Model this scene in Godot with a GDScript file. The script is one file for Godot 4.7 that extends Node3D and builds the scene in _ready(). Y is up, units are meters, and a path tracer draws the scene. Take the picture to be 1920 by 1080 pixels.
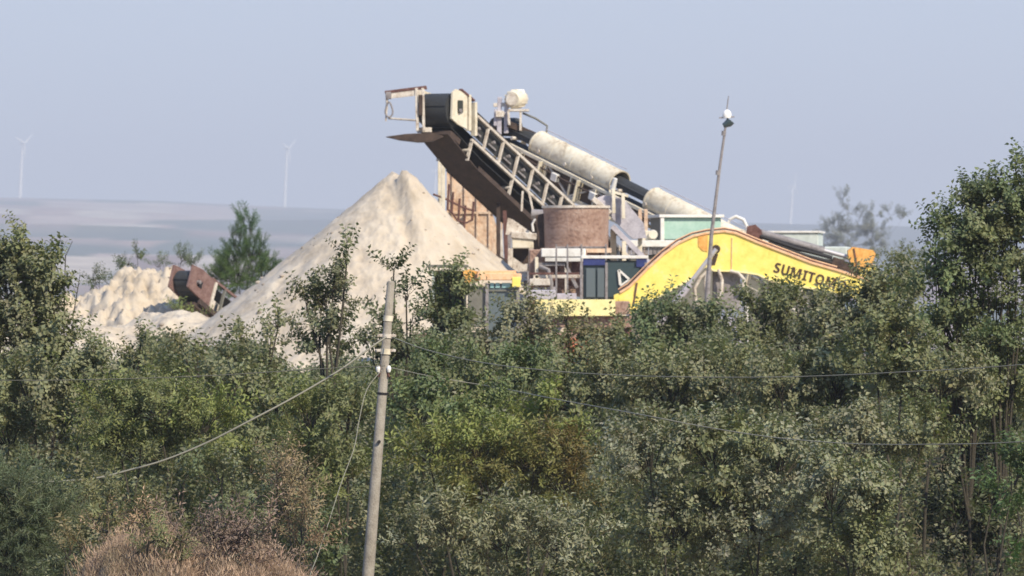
extends Node3D

# A gravel plant seen through a very long lens: excavator, conveyors and sand behind a thicket.
const S := 8.0e-5          # radians per photo pixel (1920 wide)
const EYE := 2.3           # height of the camera above the plant's yard
var rng := RandomNumberGenerator.new()
var noise := FastNoiseLite.new()
var mats := {}
var taken := {}
var clumps := {}

func _ready():
	var cam := Camera3D.new()
	cam.name = "camera"
	cam.position = Vector3(0, EYE, 0)
	cam.fov = rad_to_deg(2.0 * atan(540.0 * S))
	var lens := CameraAttributesPhysical.new()
	lens.frustum_focal_length = 12.0 / (540.0 * S)
	lens.frustum_focus_distance = 63.0
	lens.exposure_aperture = 11.0
	lens.frustum_near = 1.0
	lens.frustum_far = 30000.0
	cam.attributes = lens
	cam.near = 1.0
	cam.far = 30000.0
	add_child(cam)
	var e := Environment.new()
	e.background_mode = Environment.BG_SKY
	var sm := ProceduralSkyMaterial.new()
	sm.sky_top_color = Color(0.44, 0.56, 0.76)
	sm.sky_horizon_color = Color(0.712, 0.758, 0.796)
	sm.sky_curve = 0.12
	sm.ground_horizon_color = Color(0.62, 0.60, 0.58)
	sm.ground_bottom_color = Color(0.34, 0.31, 0.26)
	sm.sun_angle_max = 1.0
	var sky := Sky.new()
	sky.sky_material = sm
	e.sky = sky
	e.tonemap_mode = Environment.TONE_MAPPER_LINEAR
	e.tonemap_exposure = 1.62
	e.fog_enabled = true
	e.fog_light_color = Color(0.885, 0.904, 0.934)
	e.fog_density = 0.00019
	e.sdfgi_enabled = true
	e.ssao_enabled = true
	e.ssil_enabled = true
	var we := WorldEnvironment.new()
	we.name = "world_environment"
	we.environment = e
	add_child(we)
	var sun := DirectionalLight3D.new()
	sun.name = "sun"
	sun.light_energy = 1.2
	sun.light_color = Color(1.0, 0.95, 0.87)
	sun.light_angular_distance = 0.6
	sun.shadow_enabled = true
	add_child(sun)
	sun.look_at_from_position(Vector3(46, 62, 58), Vector3.ZERO)

	rng.seed = 4711
	noise.seed = 12
	noise.frequency = 0.05
	noise.fractal_octaves = 4
	make_materials()

	# setting
	terrain("ground", 2.0, 1500.0, 1.022, mats["ground"])
	terrain("hills", 1500.0, 14000.0, 1.03, mats["hills"])

	# sand
	var pk := P(738, 322, 159)
	var rough := FastNoiseLite.new()
	rough.seed = 5; rough.frequency = 0.35; rough.fractal_octaves = 5
	var clod := FastNoiseLite.new()
	clod.seed = 8; clod.noise_type = FastNoiseLite.TYPE_CELLULAR; clod.frequency = 1.9
	clod.cellular_return_type = FastNoiseLite.RETURN_DISTANCE; clod.fractal_octaves = 2
	sand_heap("sand_pile", "tall pale sand pile with a sharp peak and one dark crease", Vector3(pk.x, 0, -159), Vector2(10.0, 9.0), 0.12, func(x, z):
		var dx: float = x - pk.x
		var dz: float = z + 159.0
		var ang := atan2(dz, dx)
		var d1 := sqrt(dx * dx + dz * dz)
		var h1 := pk.y - 0.87 * (sqrt(d1 * d1 + 0.004) - 0.06) + 0.014 * d1 * d1
		var ex := dx - 0.28
		var ez := dz - 0.55
		var d2 := sqrt(ex * ex * 1.05 + ez * ez)
		var h2 := pk.y + 0.05 - 1.10 * (sqrt(d2 * d2 + 0.01) - 0.1)
		var edge := -0.10 + 0.22 * ez + 0.06 * sin(ez * 2.2)
		h2 -= maxf(0.0, edge - ex) * 3.6 * smoothstep(0.1, 1.0, d1)
		var h := maxf(h1, h2)
		var gully := absf(rough.get_noise_2d(ang * 9.0, 3.0 + d1 * 0.3)) * 0.09 * smoothstep(0.2, 2.5, d1)
		h += rough.get_noise_2d(x * 2.2, z * 2.2) * 0.06 * smoothstep(0.0, 2.0, d1) + rough.get_noise_2d(x * 10.0, z * 10.0) * 0.06 - gully
		var apron := 1.6 - 0.26 * maxf(0.0, dz + 0.3) - 0.06 * maxf(0.0, -dx - 5.0) - 0.5 * maxf(0.0, dx + 2.0) - 0.4 * maxf(0.0, -dz - 2.0) + rough.get_noise_2d(x * 1.5, z * 1.5) * 0.4 + clod.get_noise_2d(x, z) * 0.12
		if dx < 0.0: h = maxf(h, apron)
		return maxf(h, 0.35 + rough.get_noise_2d(x * 1.3, z * 1.3) * 0.7 - 0.05 * absf(dx)))
	var lk := P(284, 503, 172.4)
	sand_heap("sand_heap", "low lumpy sand heap at the left with a rusty conveyor head on it", Vector3(lk.x, 0, -172.4), Vector2(4.4, 5.5), 0.07, func(x, z):
		var dx: float = x - lk.x
		var dz: float = z + 172.4
		var prof: float = lk.y + 0.05
		if dx < -0.6: prof -= (-0.6 - dx) * 0.62
		if dx > 0.62: prof -= (dx - 0.62) * 0.85
		if dx < -1.3: prof = maxf(prof - 0.0, 2.14 - maxf(0.0, -2.4 - dx) * 0.5)
		var h := prof - maxf(0.0, absf(dz + 0.4) - 0.4) * 0.62
		h += clod.get_noise_2d(x, z) * 0.30 + rough.get_noise_2d(x * 3.4, z * 3.4) * 0.36 + rough.get_noise_2d(x * 9.0, z * 9.0) * 0.26 + rough.get_noise_2d(x * 23.0, z * 23.0) * 0.10
		return minf(h, prof + 0.05 + 0.08 * rough.get_noise_2d(x * 7.0, z * 5.0)))

	# wind turbines
	wind_turbine(40, 270, 368, 9400, 0.9, 0.95, "pale wind turbine farthest left on the hazy ridge")
	wind_turbine(536, 280, 388, 9400, 1.0, 0.9, "pale wind turbine on the ridge just left of the sand pile")
	wind_turbine(815, 322, 402, 9600, 1.2, 0.4, "faint wind turbine just left of the rusty silo")
	wind_turbine(1484, 352, 420, 9700, 1.2, 0.1, "very faint wind turbine behind the long pale trailer")

	plant_buildings()
	covered_conveyor()
	main_conveyor()
	rusty_conveyor()
	excavator()
	loader()
	mast()
	utility_pole()
	vegetation()

func vegetation():
	var olive := Color(0.212, 0.226, 0.110)
	var greyolive := Color(0.268, 0.264, 0.165)
	var green := Color(0.158, 0.202, 0.094)
	var dark := Color(0.120, 0.145, 0.074)
	var ygreen := Color(0.255, 0.285, 0.092)
	var brownish := Color(0.270, 0.222, 0.125)
	var bluegreen := Color(0.165, 0.200, 0.125)
	var pale := Color(0.305, 0.306, 0.215)
	var dryred := Color(0.310, 0.200, 0.130)
	# far and middle trees
	plant("sapling_poplar", "bright green feathery young poplar left of the big sand pile", "tree", 190, 462, [[458, 415, 8, 34], [470, 432, 13, 26], [442, 460, 20, 32], [487, 470, 10, 26], [470, 480, 20, 40], [445, 515, 50, 42], [490, 515, 28, 40], [503, 482, 9, 14], [420, 540, 35, 30]], "feather", Color(0.085, 0.16, 0.06), Color(0.13, 0.20, 0.065), 3.0, 1.1, 2, "trees behind the sand heaps")
	plant("small_tree", "small dark tree on the skyline of the low sand heap", "tree", 205, 256, [[258, 482, 15, 13], [242, 494, 12, 12], [226, 508, 8, 10]], "broad", dark, green, 2.4, 1.0, 1, "trees behind the sand heaps")
	plant("hedge", "low green hedge along the back of the low sand heap", "hedge", 200, 340, [[300, 500, 26, 10], [335, 494, 24, 12], [368, 492, 22, 14], [340, 484, 6, 14], [354, 482, 5, 14]], "fine", green, bluegreen, 2.4, 1.0, 3, "trees behind the sand heaps")
	plant("small_bush", "small dark bush left of the low sand heap", "bush", 186, 186, [[186, 530, 20, 16], [174, 522, 6, 14], [204, 532, 12, 10]], "broad", dark, green, 2.4, 1.0, 2, "trees behind the sand heaps")
	plant("weed", "small green weed growing on the low sand heap", "plant", 166.6, 346, [[346, 592, 20, 12]], "fine", green, ygreen, 1.6, 1.2, 2, "")
	plant("pale_tree", "pale grey-green open tree beyond the boom's right end", "tree", 1500, 1606, [[1580, 372, 9, 14], [1594, 398, 14, 18], [1568, 425, 30, 24], [1606, 420, 26, 26], [1640, 402, 18, 12], [1668, 402, 20, 12], [1690, 408, 9, 14], [1590, 455, 44, 22], [1636, 448, 36, 30], [1552, 450, 18, 24]], "broad", Color(0.17, 0.18, 0.13), Color(0.25, 0.25, 0.20), 2.4, 6.5, 2, "")
	plant("far_bush", "green bush right of the orange stick head", "bush", 200, 1680, [[1660, 494, 34, 18], [1705, 486, 26, 20], [1690, 474, 6, 14]], "broad", green, olive, 2.4, 1.1, 3, "trees behind the sand heaps")
	stem_only("bare_sapling", "bare thin sapling standing right of the tall left tree", [P(120, 640, 110), P(121, 540, 110), P(123, 478, 110)], [[P(122, 482, 110), P(136, 452, 110)], [P(122, 490, 110), P(116, 478, 110)], [P(121, 530, 110), P(114, 512, 110)]], 0.016)
	stem_only("bare_sapling", "short bare sapling leaning right beside the low sand heap", [P(136, 600, 112), P(146, 540, 112), P(150, 515, 112)], [[P(144, 552, 112), P(138, 540, 112)], [P(147, 535, 112), P(152, 528, 112)]], 0.011)
	# the thicket, back rows first
	plant("tall_bush", "dark olive bush in front of the open steel bin", "bush", 112, 850, [[846, 562, 30, 46], [826, 612, 44, 58], [884, 640, 46, 50], [846, 526, 18, 16]], "broad", dark, olive, 2.8, 1.1, 3)
	plant("bush", "brown-olive bush in front of the loader's cab", "bush", 110, 965, [[960, 606, 36, 34], [1000, 592, 22, 30], [940, 655, 60, 46], [1010, 640, 40, 40], [930, 680, 60, 40], [980, 680, 60, 40]], "broad", greyolive, brownish, 2.8, 1.05, 3)
	plant("bush", "sparse brown-green bush below the excavator's yellow skirt", "bush", 111, 1085, [[1090, 628, 30, 26], [1040, 668, 56, 44], [1135, 662, 50, 40], [1062, 600, 13, 20], [1168, 632, 18, 26], [1090, 690, 60, 40]], "broad", olive, brownish, 2.6, 1.05, 3)
	plant("bush", "grey-green bush beneath the middle of the boom", "bush", 108, 1270, [[1236, 612, 52, 50], [1292, 600, 42, 48], [1220, 666, 58, 56], [1332, 632, 50, 52], [1280, 660, 60, 56]], "broad", green, greyolive, 2.7, 1.05, 3)
	plant("bush", "broad grey-olive bush under the white hoses and lettering", "bush", 107, 1460, [[1430, 596, 58, 50], [1500, 604, 58, 52], [1400, 644, 58, 56], [1462, 572, 36, 34], [1500, 650, 60, 50]], "broad", olive, greyolive, 2.7, 1.05, 3)
	plant("bush", "olive bush hiding the last letter of the boom", "bush", 106, 1620, [[1590, 590, 26, 50], [1624, 592, 54, 54], [1668, 576, 58, 66], [1570, 640, 68, 62], [1694, 534, 38, 46], [1646, 532, 26, 24], [1630, 650, 70, 60]], "broad", olive, greyolive, 3.2, 1.05, 3)
	plant("bush", "brown-tipped bush in front of the low sand heap", "bush", 100, 215, [[200, 710, 66, 50], [250, 690, 36, 38], [262, 652, 10, 18], [170, 668, 20, 30]], "broad", olive, greyolive, 1.7, 1.0, 3)
	plant("bush", "thin-topped bush left of the white sand gap", "bush", 101, 340, [[330, 722, 52, 46], [372, 690, 26, 34], [348, 660, 10, 22]], "broad", olive, brownish, 1.3, 1.0, 3)
	plant("bush", "loose spotted bush in front of the sand pile's left foot", "bush", 99, 475, [[470, 706, 66, 56], [430, 668, 22, 30], [506, 654, 28, 36], [520, 606, 18, 32], [452, 620, 12, 26]], "broad", olive, greyolive, 1.2, 1.0, 3)
	plant("sapling", "slender leafy sapling standing against the big sand pile", "sapling", 96, 612, [[612, 560, 34, 54], [650, 486, 14, 24], [576, 566, 20, 32], [644, 552, 26, 42], [600, 640, 60, 50], [628, 516, 14, 24]], "broad", dark, greyolive, 2.6, 1.0, 1)
	plant("bush", "bush behind the top of the utility pole", "bush", 98, 755, [[738, 514, 7, 16], [762, 558, 15, 30], [770, 602, 22, 34], [722, 612, 30, 38], [780, 664, 56, 46], [700, 660, 40, 40]], "broad", dark, greyolive, 2.6, 1.0, 2)
	plant("tall_bush", "tall leafy bush at the left edge beside the hills", "bush", 96, 60, [[44, 466, 16, 54], [98, 508, 14, 42], [16, 510, 28, 36], [20, 540, 46, 56], [74, 556, 40, 56], [40, 640, 66, 66], [104, 664, 44, 46], [-40, 600, 60, 80], [70, 600, 50, 50], [10, 500, 24, 40]], "broad", olive, greyolive, 4.8, 1.05, 3)
	plant("bush", "dark grey-green bush right of the pole's upper half", "bush", 97, 890, [[850, 716, 84, 66], [950, 720, 84, 58], [800, 760, 60, 50]], "broad", green, olive, 2.8, 1.0, 3)
	plant("bush", "dull olive bush under the upper thin cable's lowest stretch", "bush", 96, 1110, [[1080, 742, 86, 66], [1164, 726, 76, 66]], "broad", olive, greyolive, 2.7, 1.0, 3)
	plant("bush", "grey-brown bush right of the dull olive bush", "bush", 95, 1300, [[1256, 740, 84, 76], [1360, 724, 86, 78]], "broad", olive, greyolive, 2.7, 1.0, 3)
	plant("bush", "grey-olive bush below the boom lettering, mid-height in the thicket", "bush", 94, 1510, [[1466, 730, 88, 78], [1566, 738, 88, 78]], "broad", olive, greyolive, 2.7, 1.0, 3)
	plant("tall_tree", "tallest tree of the thicket at the right edge against the sky", "tree", 92, 1860, [[1886, 384, 56, 50], [1816, 402, 36, 46], [1790, 450, 60, 54], [1850, 376, 36, 36], [1890, 470, 66, 76], [1754, 470, 34, 50], [1756, 545, 60, 56], [1868, 584, 78, 76], [1800, 640, 86, 66], [1908, 336, 20, 28], [1930, 420, 50, 90], [1770, 410, 16, 22], [1850, 420, 50, 50], [1830, 520, 60, 60], [1880, 700, 80, 70], [1800, 760, 76, 60], [1896, 790, 60, 60]], "broad", green, olive, 2.7, 1.0, 2)
	plant("bush", "brown-green bush under the left side of the tall right tree", "bush", 90, 1690, [[1696, 644, 76, 66], [1764, 722, 86, 66], [1646, 700, 74, 56]], "broad", olive, greyolive, 2.7, 1.0, 3)
	plant("bush", "grey-leaved bush at the left edge under the tall leafy bush", "bush", 93, 90, [[60, 744, 86, 66], [150, 724, 66, 66], [16, 822, 66, 56], [100, 820, 60, 50]], "broad", olive, greyolive, 2.7, 1.0, 3)
	plant("bush", "yellow-green bush at the lower end of the thick cable", "bush", 90, 290, [[220, 796, 76, 60], [300, 766, 76, 56], [374, 800, 66, 62], [262, 850, 86, 46]], "fine", ygreen, olive, 2.6, 1.0, 3)
	plant("bush", "grey-olive bush behind the middle of the thick cable", "bush", 92, 460, [[430, 744, 58, 56], [520, 764, 58, 50], [472, 850, 60, 56]], "broad", olive, greyolive, 2.6, 1.0, 3)
	plant("bush", "yellow-green bush just left of the pole under the thick cable", "bush", 88.5, 606, [[580, 794, 66, 56], [650, 800, 42, 56], [560, 876, 56, 56], [634, 896, 46, 56]], "fine", ygreen, olive, 2.6, 1.0, 3)
	plant("bush", "shadowed grey bush below the yellow-green bush by the cable", "bush", 86.5, 470, [[456, 936, 56, 52], [416, 900, 46, 40], [522, 960, 46, 44]], "broad", green, greyolive, 2.5, 0.95, 3)
	plant("bush", "wide yellow-green bush right of the pole with a rusty patch", "bush", 88.5, 930, [[806, 846, 62, 46], [900, 856, 76, 56], [1000, 866, 86, 56], [1056, 906, 56, 66], [920, 924, 76, 46]], "fine", ygreen, Color(0.17, 0.13, 0.05), 2.6, 1.0, 4)
	plant("bush", "mid bush of dull green between pole and yellow-green bush", "bush", 92, 800, [[790, 780, 60, 50], [900, 780, 70, 44], [1010, 800, 70, 46]], "broad", green, ygreen, 2.5, 1.0, 3)
	plant("bush", "brown-green bush on the right below the tall tree's shade", "bush", 88, 1650, [[1620, 832, 86, 66], [1722, 822, 76, 56]], "broad", olive, greyolive, 2.6, 0.95, 3)
	plant("bush", "bush in the lower right hollow with shade painted into its leaf colour", "bush", 95, 1830, [[1824, 790, 76, 66], [1790, 960, 76, 80], [1886, 1010, 66, 76], [1850, 880, 70, 70]], "broad", Color(0.032, 0.042, 0.022), Color(0.05, 0.06, 0.03), 2.2, 1.0, 3)  # near-black leaf colours carry the shade of the hollow
	plant("bush", "large grey-leaved bush filling the lower right centre", "bush", 85, 1340, [[1220, 866, 84, 76], [1340, 856, 96, 76], [1456, 872, 86, 76], [1262, 986, 96, 76], [1402, 986, 106, 86]], "broad", olive, pale, 2.8, 0.95, 4)
	plant("bush", "sloping grey-green bush left of the dark hollow", "bush", 84, 1600, [[1560, 930, 76, 84], [1636, 960, 50, 76], [1600, 1044, 86, 56], [1692, 1056, 46, 36]], "broad", olive, pale, 2.7, 0.95, 3)
	plant("bush", "fresh green bush at the right edge beside the dark hollow", "bush", 84, 1905, [[1896, 900, 36, 54], [1860, 938, 18, 26], [1916, 980, 36, 50]], "broad", Color(0.08, 0.14, 0.05), green, 2.3, 0.95, 2)
	plant("bush", "pale twiggy bush at the bottom right of the pole", "bush", 81, 910, [[850, 1006, 76, 56], [950, 1014, 86, 56], [1044, 1024, 76, 56], [782, 1020, 40, 44]], "fine", greyolive, pale, 2.3, 1.0, 4)
	plant("bush", "dark green bush just left of the pole's lower half", "bush", 83.5, 600, [[590, 1026, 44, 54], [640, 1040, 30, 40]], "broad", dark, green, 2.4, 0.9, 3)
	plant("dry_shrub", "reddish dry shrub left of the dark bush by the pole", "shrub", 80, 545, [[540, 936, 34, 60], [566, 1004, 36, 50], [520, 890, 24, 30]], "dry", dryred, brownish, 1.9, 1.0, 3)
	plant("dry_shrub", "grey-brown dry weed clump on the grassy bank", "shrub", 69, 420, [[400, 1010, 60, 34], [482, 1000, 46, 36], [340, 1020, 40, 30], [450, 1050, 60, 30], [530, 1040, 40, 34]], "dry", Color(0.20, 0.15, 0.12), Color(0.26, 0.19, 0.14), 1.6, 1.0, 5)
	plant("bush", "brown-green bush at the head of the dry grass", "bush", 79, 190, [[200, 966, 60, 42], [140, 950, 40, 36], [260, 990, 40, 34]], "fine", brownish, olive, 1.8, 0.95, 3)
	plant("feathery_bush", "feathery blue-green bush at the bottom left corner", "bush", 74.5, 40, [[26, 930, 62, 54], [70, 984, 60, 56], [20, 1040, 76, 60], [-50, 980, 60, 80]], "feather", bluegreen, Color(0.20, 0.21, 0.12), 3.0, 0.8, 4)

	plant("dry_shrub", "tan dry weed on the left shoulder of the grassy bank", "shrub", 71, 230, [[206, 1012, 22, 24], [240, 992, 26, 30], [280, 1010, 24, 26]], "dry", Color(0.36, 0.25, 0.16), brownish, 1.3, 0.9, 4)
	plant("bush", "small olive weed in the middle of the dry grass", "bush", 68.5, 300, [[290, 1040, 30, 24], [318, 1022, 24, 26], [340, 1050, 30, 24]], "fine", brownish, olive, 1.4, 0.8, 4)
	plant("bush", "small brown-green weed at the lower left end of the dry grass", "bush", 70, 130, [[128, 1040, 26, 24], [152, 1022, 20, 22]], "fine", brownish, bluegreen, 1.2, 0.8, 3)
	# what nobody could count: undergrowth on the slope, dry grass on the bank
	var xf := [[], [], []]
	var cl := [[], [], []]
	for i in 42000:
		var d := rng.randf_range(89.0, 124.0)
		var px := rng.randf_range(-150.0, 2070.0)
		var x := (px - 960.0) * S * d
		var g := height(x, -d)
		var crest := 700.0 + 26.0 * sin(px * 0.013) + 18.0 * sin(px * 0.037)
		if d < 100.0: crest += 40.0 + (100.0 - d) * 16.0
		var y := lerpf(g, maxf(g + 0.3, EYE - (crest - 540.0) * S * d), pow(rng.randf(), 0.8))
		if px > 1690.0 and px < 1900.0 and y < EYE - 260.0 * S * d and rng.randf() < 0.85: continue
		var vi := i % 3
		xf[vi].append(Transform3D(along(Vector3(rng.randf_range(-0.8, 0.8), 1.0, rng.randf_range(-0.8, 0.8)), rng.randf() * TAU, rng.randf_range(1.0, 1.5)), Vector3(x, y, -d)))
		cl[vi].append(dark.lerp(greyolive, rng.randf()) * rng.randf_range(0.85, 1.25))
	for vi in 3:
		var o := multi(xf[vi], cl[vi], clump_mesh("broad", vi), mats["leaf"])
		o.name = "undergrowth" if vi == 0 else "undergrowth_%03d" % vi
		add_child(o, true)
		tag(o, "dark tangled undergrowth beneath the bushes of the slope", "undergrowth", "undergrowth of the slope", "stuff")
	var gx := [[], []]
	var gc := [[], []]
	for i in 42000:
		var d := rng.randf_range(64.0, 80.0)
		var px := rng.randf_range(-160.0, 760.0)
		if px > 560.0 and rng.randf() < 0.5: continue
		var x := (px - 960.0) * S * d
		var vi := i % 2
		var thick := noise.get_noise_2d(x * 26.0 + 40.0, d * 13.0)
		if thick < -0.22 + rng.randf_range(-0.15, 0.15): continue
		gx[vi].append(Transform3D(along(Vector3(rng.randf_range(-0.7, 0.8), 1.0, rng.randf_range(-0.7, 0.7)), rng.randf() * TAU, (0.55 + thick * 0.5) * rng.randf_range(0.6, 1.3)), Vector3(x, height(x, -d) - 0.02, -d)))
		var c := Color(0.41, 0.30, 0.20).lerp(Color(0.23, 0.19, 0.115), clampf(0.5 + noise.get_noise_2d(x * 8.0, d * 8.0) * 1.5, 0.0, 1.0)).lerp(Color(0.34, 0.21, 0.15), rng.randf() * 0.6)
		gc[vi].append(c * rng.randf_range(0.8, 1.2))
	for vi in 2:
		var o := multi(gx[vi], gc[vi], grass_mesh(vi), mats["dry"])
		o.name = "dry_grass" if vi == 0 else "dry_grass_001"
		add_child(o, true)
		tag(o, "dry pinkish-tan grass on the bank at the lower left", "grass", "dry grass of the bank", "stuff")

func grass_mesh(variant: int) -> ArrayMesh:
	var r := RandomNumberGenerator.new()
	r.seed = 900 + variant
	var b := B.new()
	for i in 22:
		var a := r.randf() * TAU
		var o := Vector3(r.randf_range(-0.12, 0.12), 0, r.randf_range(-0.12, 0.12))
		var h := r.randf_range(0.05, 0.26)
		var lean := Vector3(cos(a), 0, sin(a)) * r.randf_range(0.03, 0.26)
		var s := Vector3(-sin(a), 0, cos(a)) * r.randf_range(0.002, 0.0042)
		b.tint = Color(1, 1, 1) * r.randf_range(0.75, 1.25)
		var m := o + lean * 0.35 + Vector3(0, h * 0.6, 0)
		b.quad(o - s, o + s, m + s, m - s, Vector3(cos(a), 0.2, sin(a)))
		b.tri(m - s, m + s, o + lean + Vector3(0, h, 0), Vector3(cos(a), 0.2, sin(a)))
		if i % 3 == 0:
			var t := o + lean + Vector3(0, h, 0)
			b.tri(t - s * 2.2 - Vector3(0, 0.05, 0), t + s * 2.2 - Vector3(0, 0.04, 0), t + Vector3(0, 0.06, 0), Vector3(cos(a), 0.2, sin(a)))
	return b.done()

# ---------------------------------------------------------------- helpers
func P(px: float, py: float, d: float) -> Vector3:
	return Vector3((px - 960.0) * S * d, EYE - (py - 540.0) * S * d, -d)

class B:
	var st := SurfaceTool.new()
	var off := Vector3.ZERO
	var tint := Color.WHITE
	func _init(o := Vector3.ZERO):
		off = o
		st.begin(Mesh.PRIMITIVE_TRIANGLES)
		st.set_smooth_group(-1)
	func v(p: Vector3):
		st.set_color(tint)
		st.add_vertex(p - off)
	func tri(a: Vector3, b: Vector3, c: Vector3, out: Vector3):
		if (b - a).cross(c - a).dot(out) > 0.0:
			v(a); v(c); v(b)
		else:
			v(a); v(b); v(c)
	func quad(a: Vector3, b: Vector3, c: Vector3, d: Vector3, out: Vector3):
		tri(a, b, c, out); tri(a, c, d, out)
	func box(c: Vector3, sz: Vector3, bs := Basis.IDENTITY, bev := -1.0):
		st.set_smooth_group(-1)
		var h := sz * 0.5
		if bev < 0.0:
			bev = minf(minf(h.x, h.y), h.z) * 0.16
		bev = minf(bev, 0.03)
		var ax := [bs.x.normalized(), bs.y.normalized(), bs.z.normalized()]
		var hh := [h.x, h.y, h.z]
		for i in 3:
			var j := (i + 1) % 3
			var k := (i + 2) % 3
			for s in [-1.0, 1.0]:
				var f: Vector3 = c + ax[i] * hh[i] * s
				var q := []
				for e in [[-1.0, -1.0], [1.0, -1.0], [1.0, 1.0], [-1.0, 1.0]]:
					q.append(f + ax[j] * (hh[j] - bev) * e[0] + ax[k] * (hh[k] - bev) * e[1])
				quad(q[0], q[1], q[2], q[3], ax[i] * s)
			for s in [-1.0, 1.0]:
				for t in [-1.0, 1.0]:
					var a0: Vector3 = c + ax[i] * hh[i] * s + ax[j] * (hh[j] - bev) * t
					var b0: Vector3 = c + ax[i] * (hh[i] - bev) * s + ax[j] * hh[j] * t
					var e0: Vector3 = ax[k] * (hh[k] - bev)
					quad(a0 - e0, a0 + e0, b0 + e0, b0 - e0, ax[i] * s + ax[j] * t)
		for s in [-1.0, 1.0]:
			for t in [-1.0, 1.0]:
				for u in [-1.0, 1.0]:
					var a1: Vector3 = c + ax[0] * hh[0] * s + ax[1] * (hh[1] - bev) * t + ax[2] * (hh[2] - bev) * u
					var b1: Vector3 = c + ax[0] * (hh[0] - bev) * s + ax[1] * hh[1] * t + ax[2] * (hh[2] - bev) * u
					var c1: Vector3 = c + ax[0] * (hh[0] - bev) * s + ax[1] * (hh[1] - bev) * t + ax[2] * hh[2] * u
					tri(a1, b1, c1, ax[0] * s + ax[1] * t + ax[2] * u)
	func bar(a: Vector3, b: Vector3, w: float, h: float, up := Vector3.UP):
		var z := (b - a).normalized()
		if absf(z.dot(up)) > 0.99:
			up = Vector3.RIGHT
		var x := up.cross(z).normalized()
		var y := z.cross(x)
		box((a + b) * 0.5, Vector3(w, h, a.distance_to(b)), Basis(x, y, z))
	func tube(pts: Array, radii: Array, sides := 8, cap := true):
		var rings := []
		var up := Vector3.UP
		var d0: Vector3 = (pts[1] - pts[0]).normalized()
		if absf(d0.dot(up)) > 0.9:
			up = Vector3.RIGHT
		var x := up.cross(d0).normalized()
		for i in pts.size():
			var d: Vector3
			if i == 0: d = pts[1] - pts[0]
			elif i == pts.size() - 1: d = pts[i] - pts[i - 1]
			else: d = pts[i + 1] - pts[i - 1]
			d = d.normalized()
			x = (x - d * x.dot(d)).normalized()
			var y := d.cross(x)
			var r: float = radii[mini(i, radii.size() - 1)]
			var ring := []
			for k in sides:
				var a := TAU * k / sides
				ring.append(pts[i] + (x * cos(a) + y * sin(a)) * r)
			rings.append(ring)
		st.set_smooth_group(1 if sides > 4 else -1)
		for i in pts.size() - 1:
			for k in sides:
				var k2 := (k + 1) % sides
				var m: Vector3 = (rings[i][k] + rings[i + 1][k2]) * 0.5 - (pts[i] + pts[i + 1]) * 0.5
				quad(rings[i][k], rings[i + 1][k], rings[i + 1][k2], rings[i][k2], m)
		st.set_smooth_group(-1)
		if cap:
			for e in [0, pts.size() - 1]:
				var o: Vector3 = (pts[0] - pts[1]) if e == 0 else (pts[e] - pts[e - 1])
				for k in range(1, sides - 1):
					tri(rings[e][0], rings[e][k], rings[e][k + 1], o)
	func prism(poly: Array, thick: Vector3):
		# a flat outline with real thickness
		st.set_smooth_group(-1)
		var n := thick.normalized()
		var x: Vector3 = (poly[1] - poly[0]).normalized()
		x = (x - n * x.dot(n)).normalized()
		var y := n.cross(x)
		var flat := PackedVector2Array()
		var mid := Vector3.ZERO
		for p in poly:
			flat.append(Vector2(p.dot(x), p.dot(y)))
			mid += p / poly.size()
		var ix := Geometry2D.triangulate_polygon(flat)
		for i in range(0, ix.size(), 3):
			tri(poly[ix[i]] + thick * 0.5, poly[ix[i + 1]] + thick * 0.5, poly[ix[i + 2]] + thick * 0.5, n)
			tri(poly[ix[i]] - thick * 0.5, poly[ix[i + 1]] - thick * 0.5, poly[ix[i + 2]] - thick * 0.5, -n)
		var area := 0.0
		for i in poly.size():
			var q := flat[(i + 1) % poly.size()]
			area += flat[i].x * q.y - q.x * flat[i].y
		for i in poly.size():
			var a: Vector3 = poly[i]
			var b: Vector3 = poly[(i + 1) % poly.size()]
			var o := (b - a).cross(n) * signf(area)
			quad(a - thick * 0.5, b - thick * 0.5, b + thick * 0.5, a + thick * 0.5, o)
	func arc(a: Vector3, b: Vector3, up: Vector3, r: float, from_deg: float, to_deg: float, th := 0.02, n := 14):
		# a curved sheet along a-b; 90 degrees is up
		var z := (b - a).normalized()
		var x := up.cross(z).normalized()
		var y := z.cross(x)
		var dirs := []
		for i in n + 1:
			var t := deg_to_rad(lerpf(from_deg, to_deg, float(i) / n))
			dirs.append(x * cos(t) + y * sin(t))
		for i in n:
			st.set_smooth_group(1)
			quad(a + dirs[i] * r, b + dirs[i] * r, b + dirs[i + 1] * r, a + dirs[i + 1] * r, dirs[i])
			st.set_smooth_group(2)
			var q := r - th
			quad(a + dirs[i] * q, b + dirs[i] * q, b + dirs[i + 1] * q, a + dirs[i + 1] * q, -dirs[i])
			st.set_smooth_group(-1)
			quad(a + dirs[i] * q, a + dirs[i] * r, a + dirs[i + 1] * r, a + dirs[i + 1] * q, -z)
			quad(b + dirs[i] * q, b + dirs[i] * r, b + dirs[i + 1] * r, b + dirs[i + 1] * q, z)
		for e in [0, n]:
			quad(a + dirs[e] * (r - th), b + dirs[e] * (r - th), b + dirs[e] * r, a + dirs[e] * r, dirs[1] - dirs[n / 2] if e == 0 else dirs[n - 1] - dirs[n / 2])
	func done() -> ArrayMesh:
		st.generate_normals()
		return st.commit()

func numbered(n: String) -> String:
	if not taken.has(n):
		taken[n] = 0
		return n
	taken[n] += 1
	return "%s_%03d" % [n, taken[n]]

func tag(o: Node, label: String, category: String, group := "", kind := ""):
	if label: o.set_meta("label", label)
	if category: o.set_meta("category", category)
	if group: o.set_meta("group", group)
	if kind: o.set_meta("kind", kind)

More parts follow.
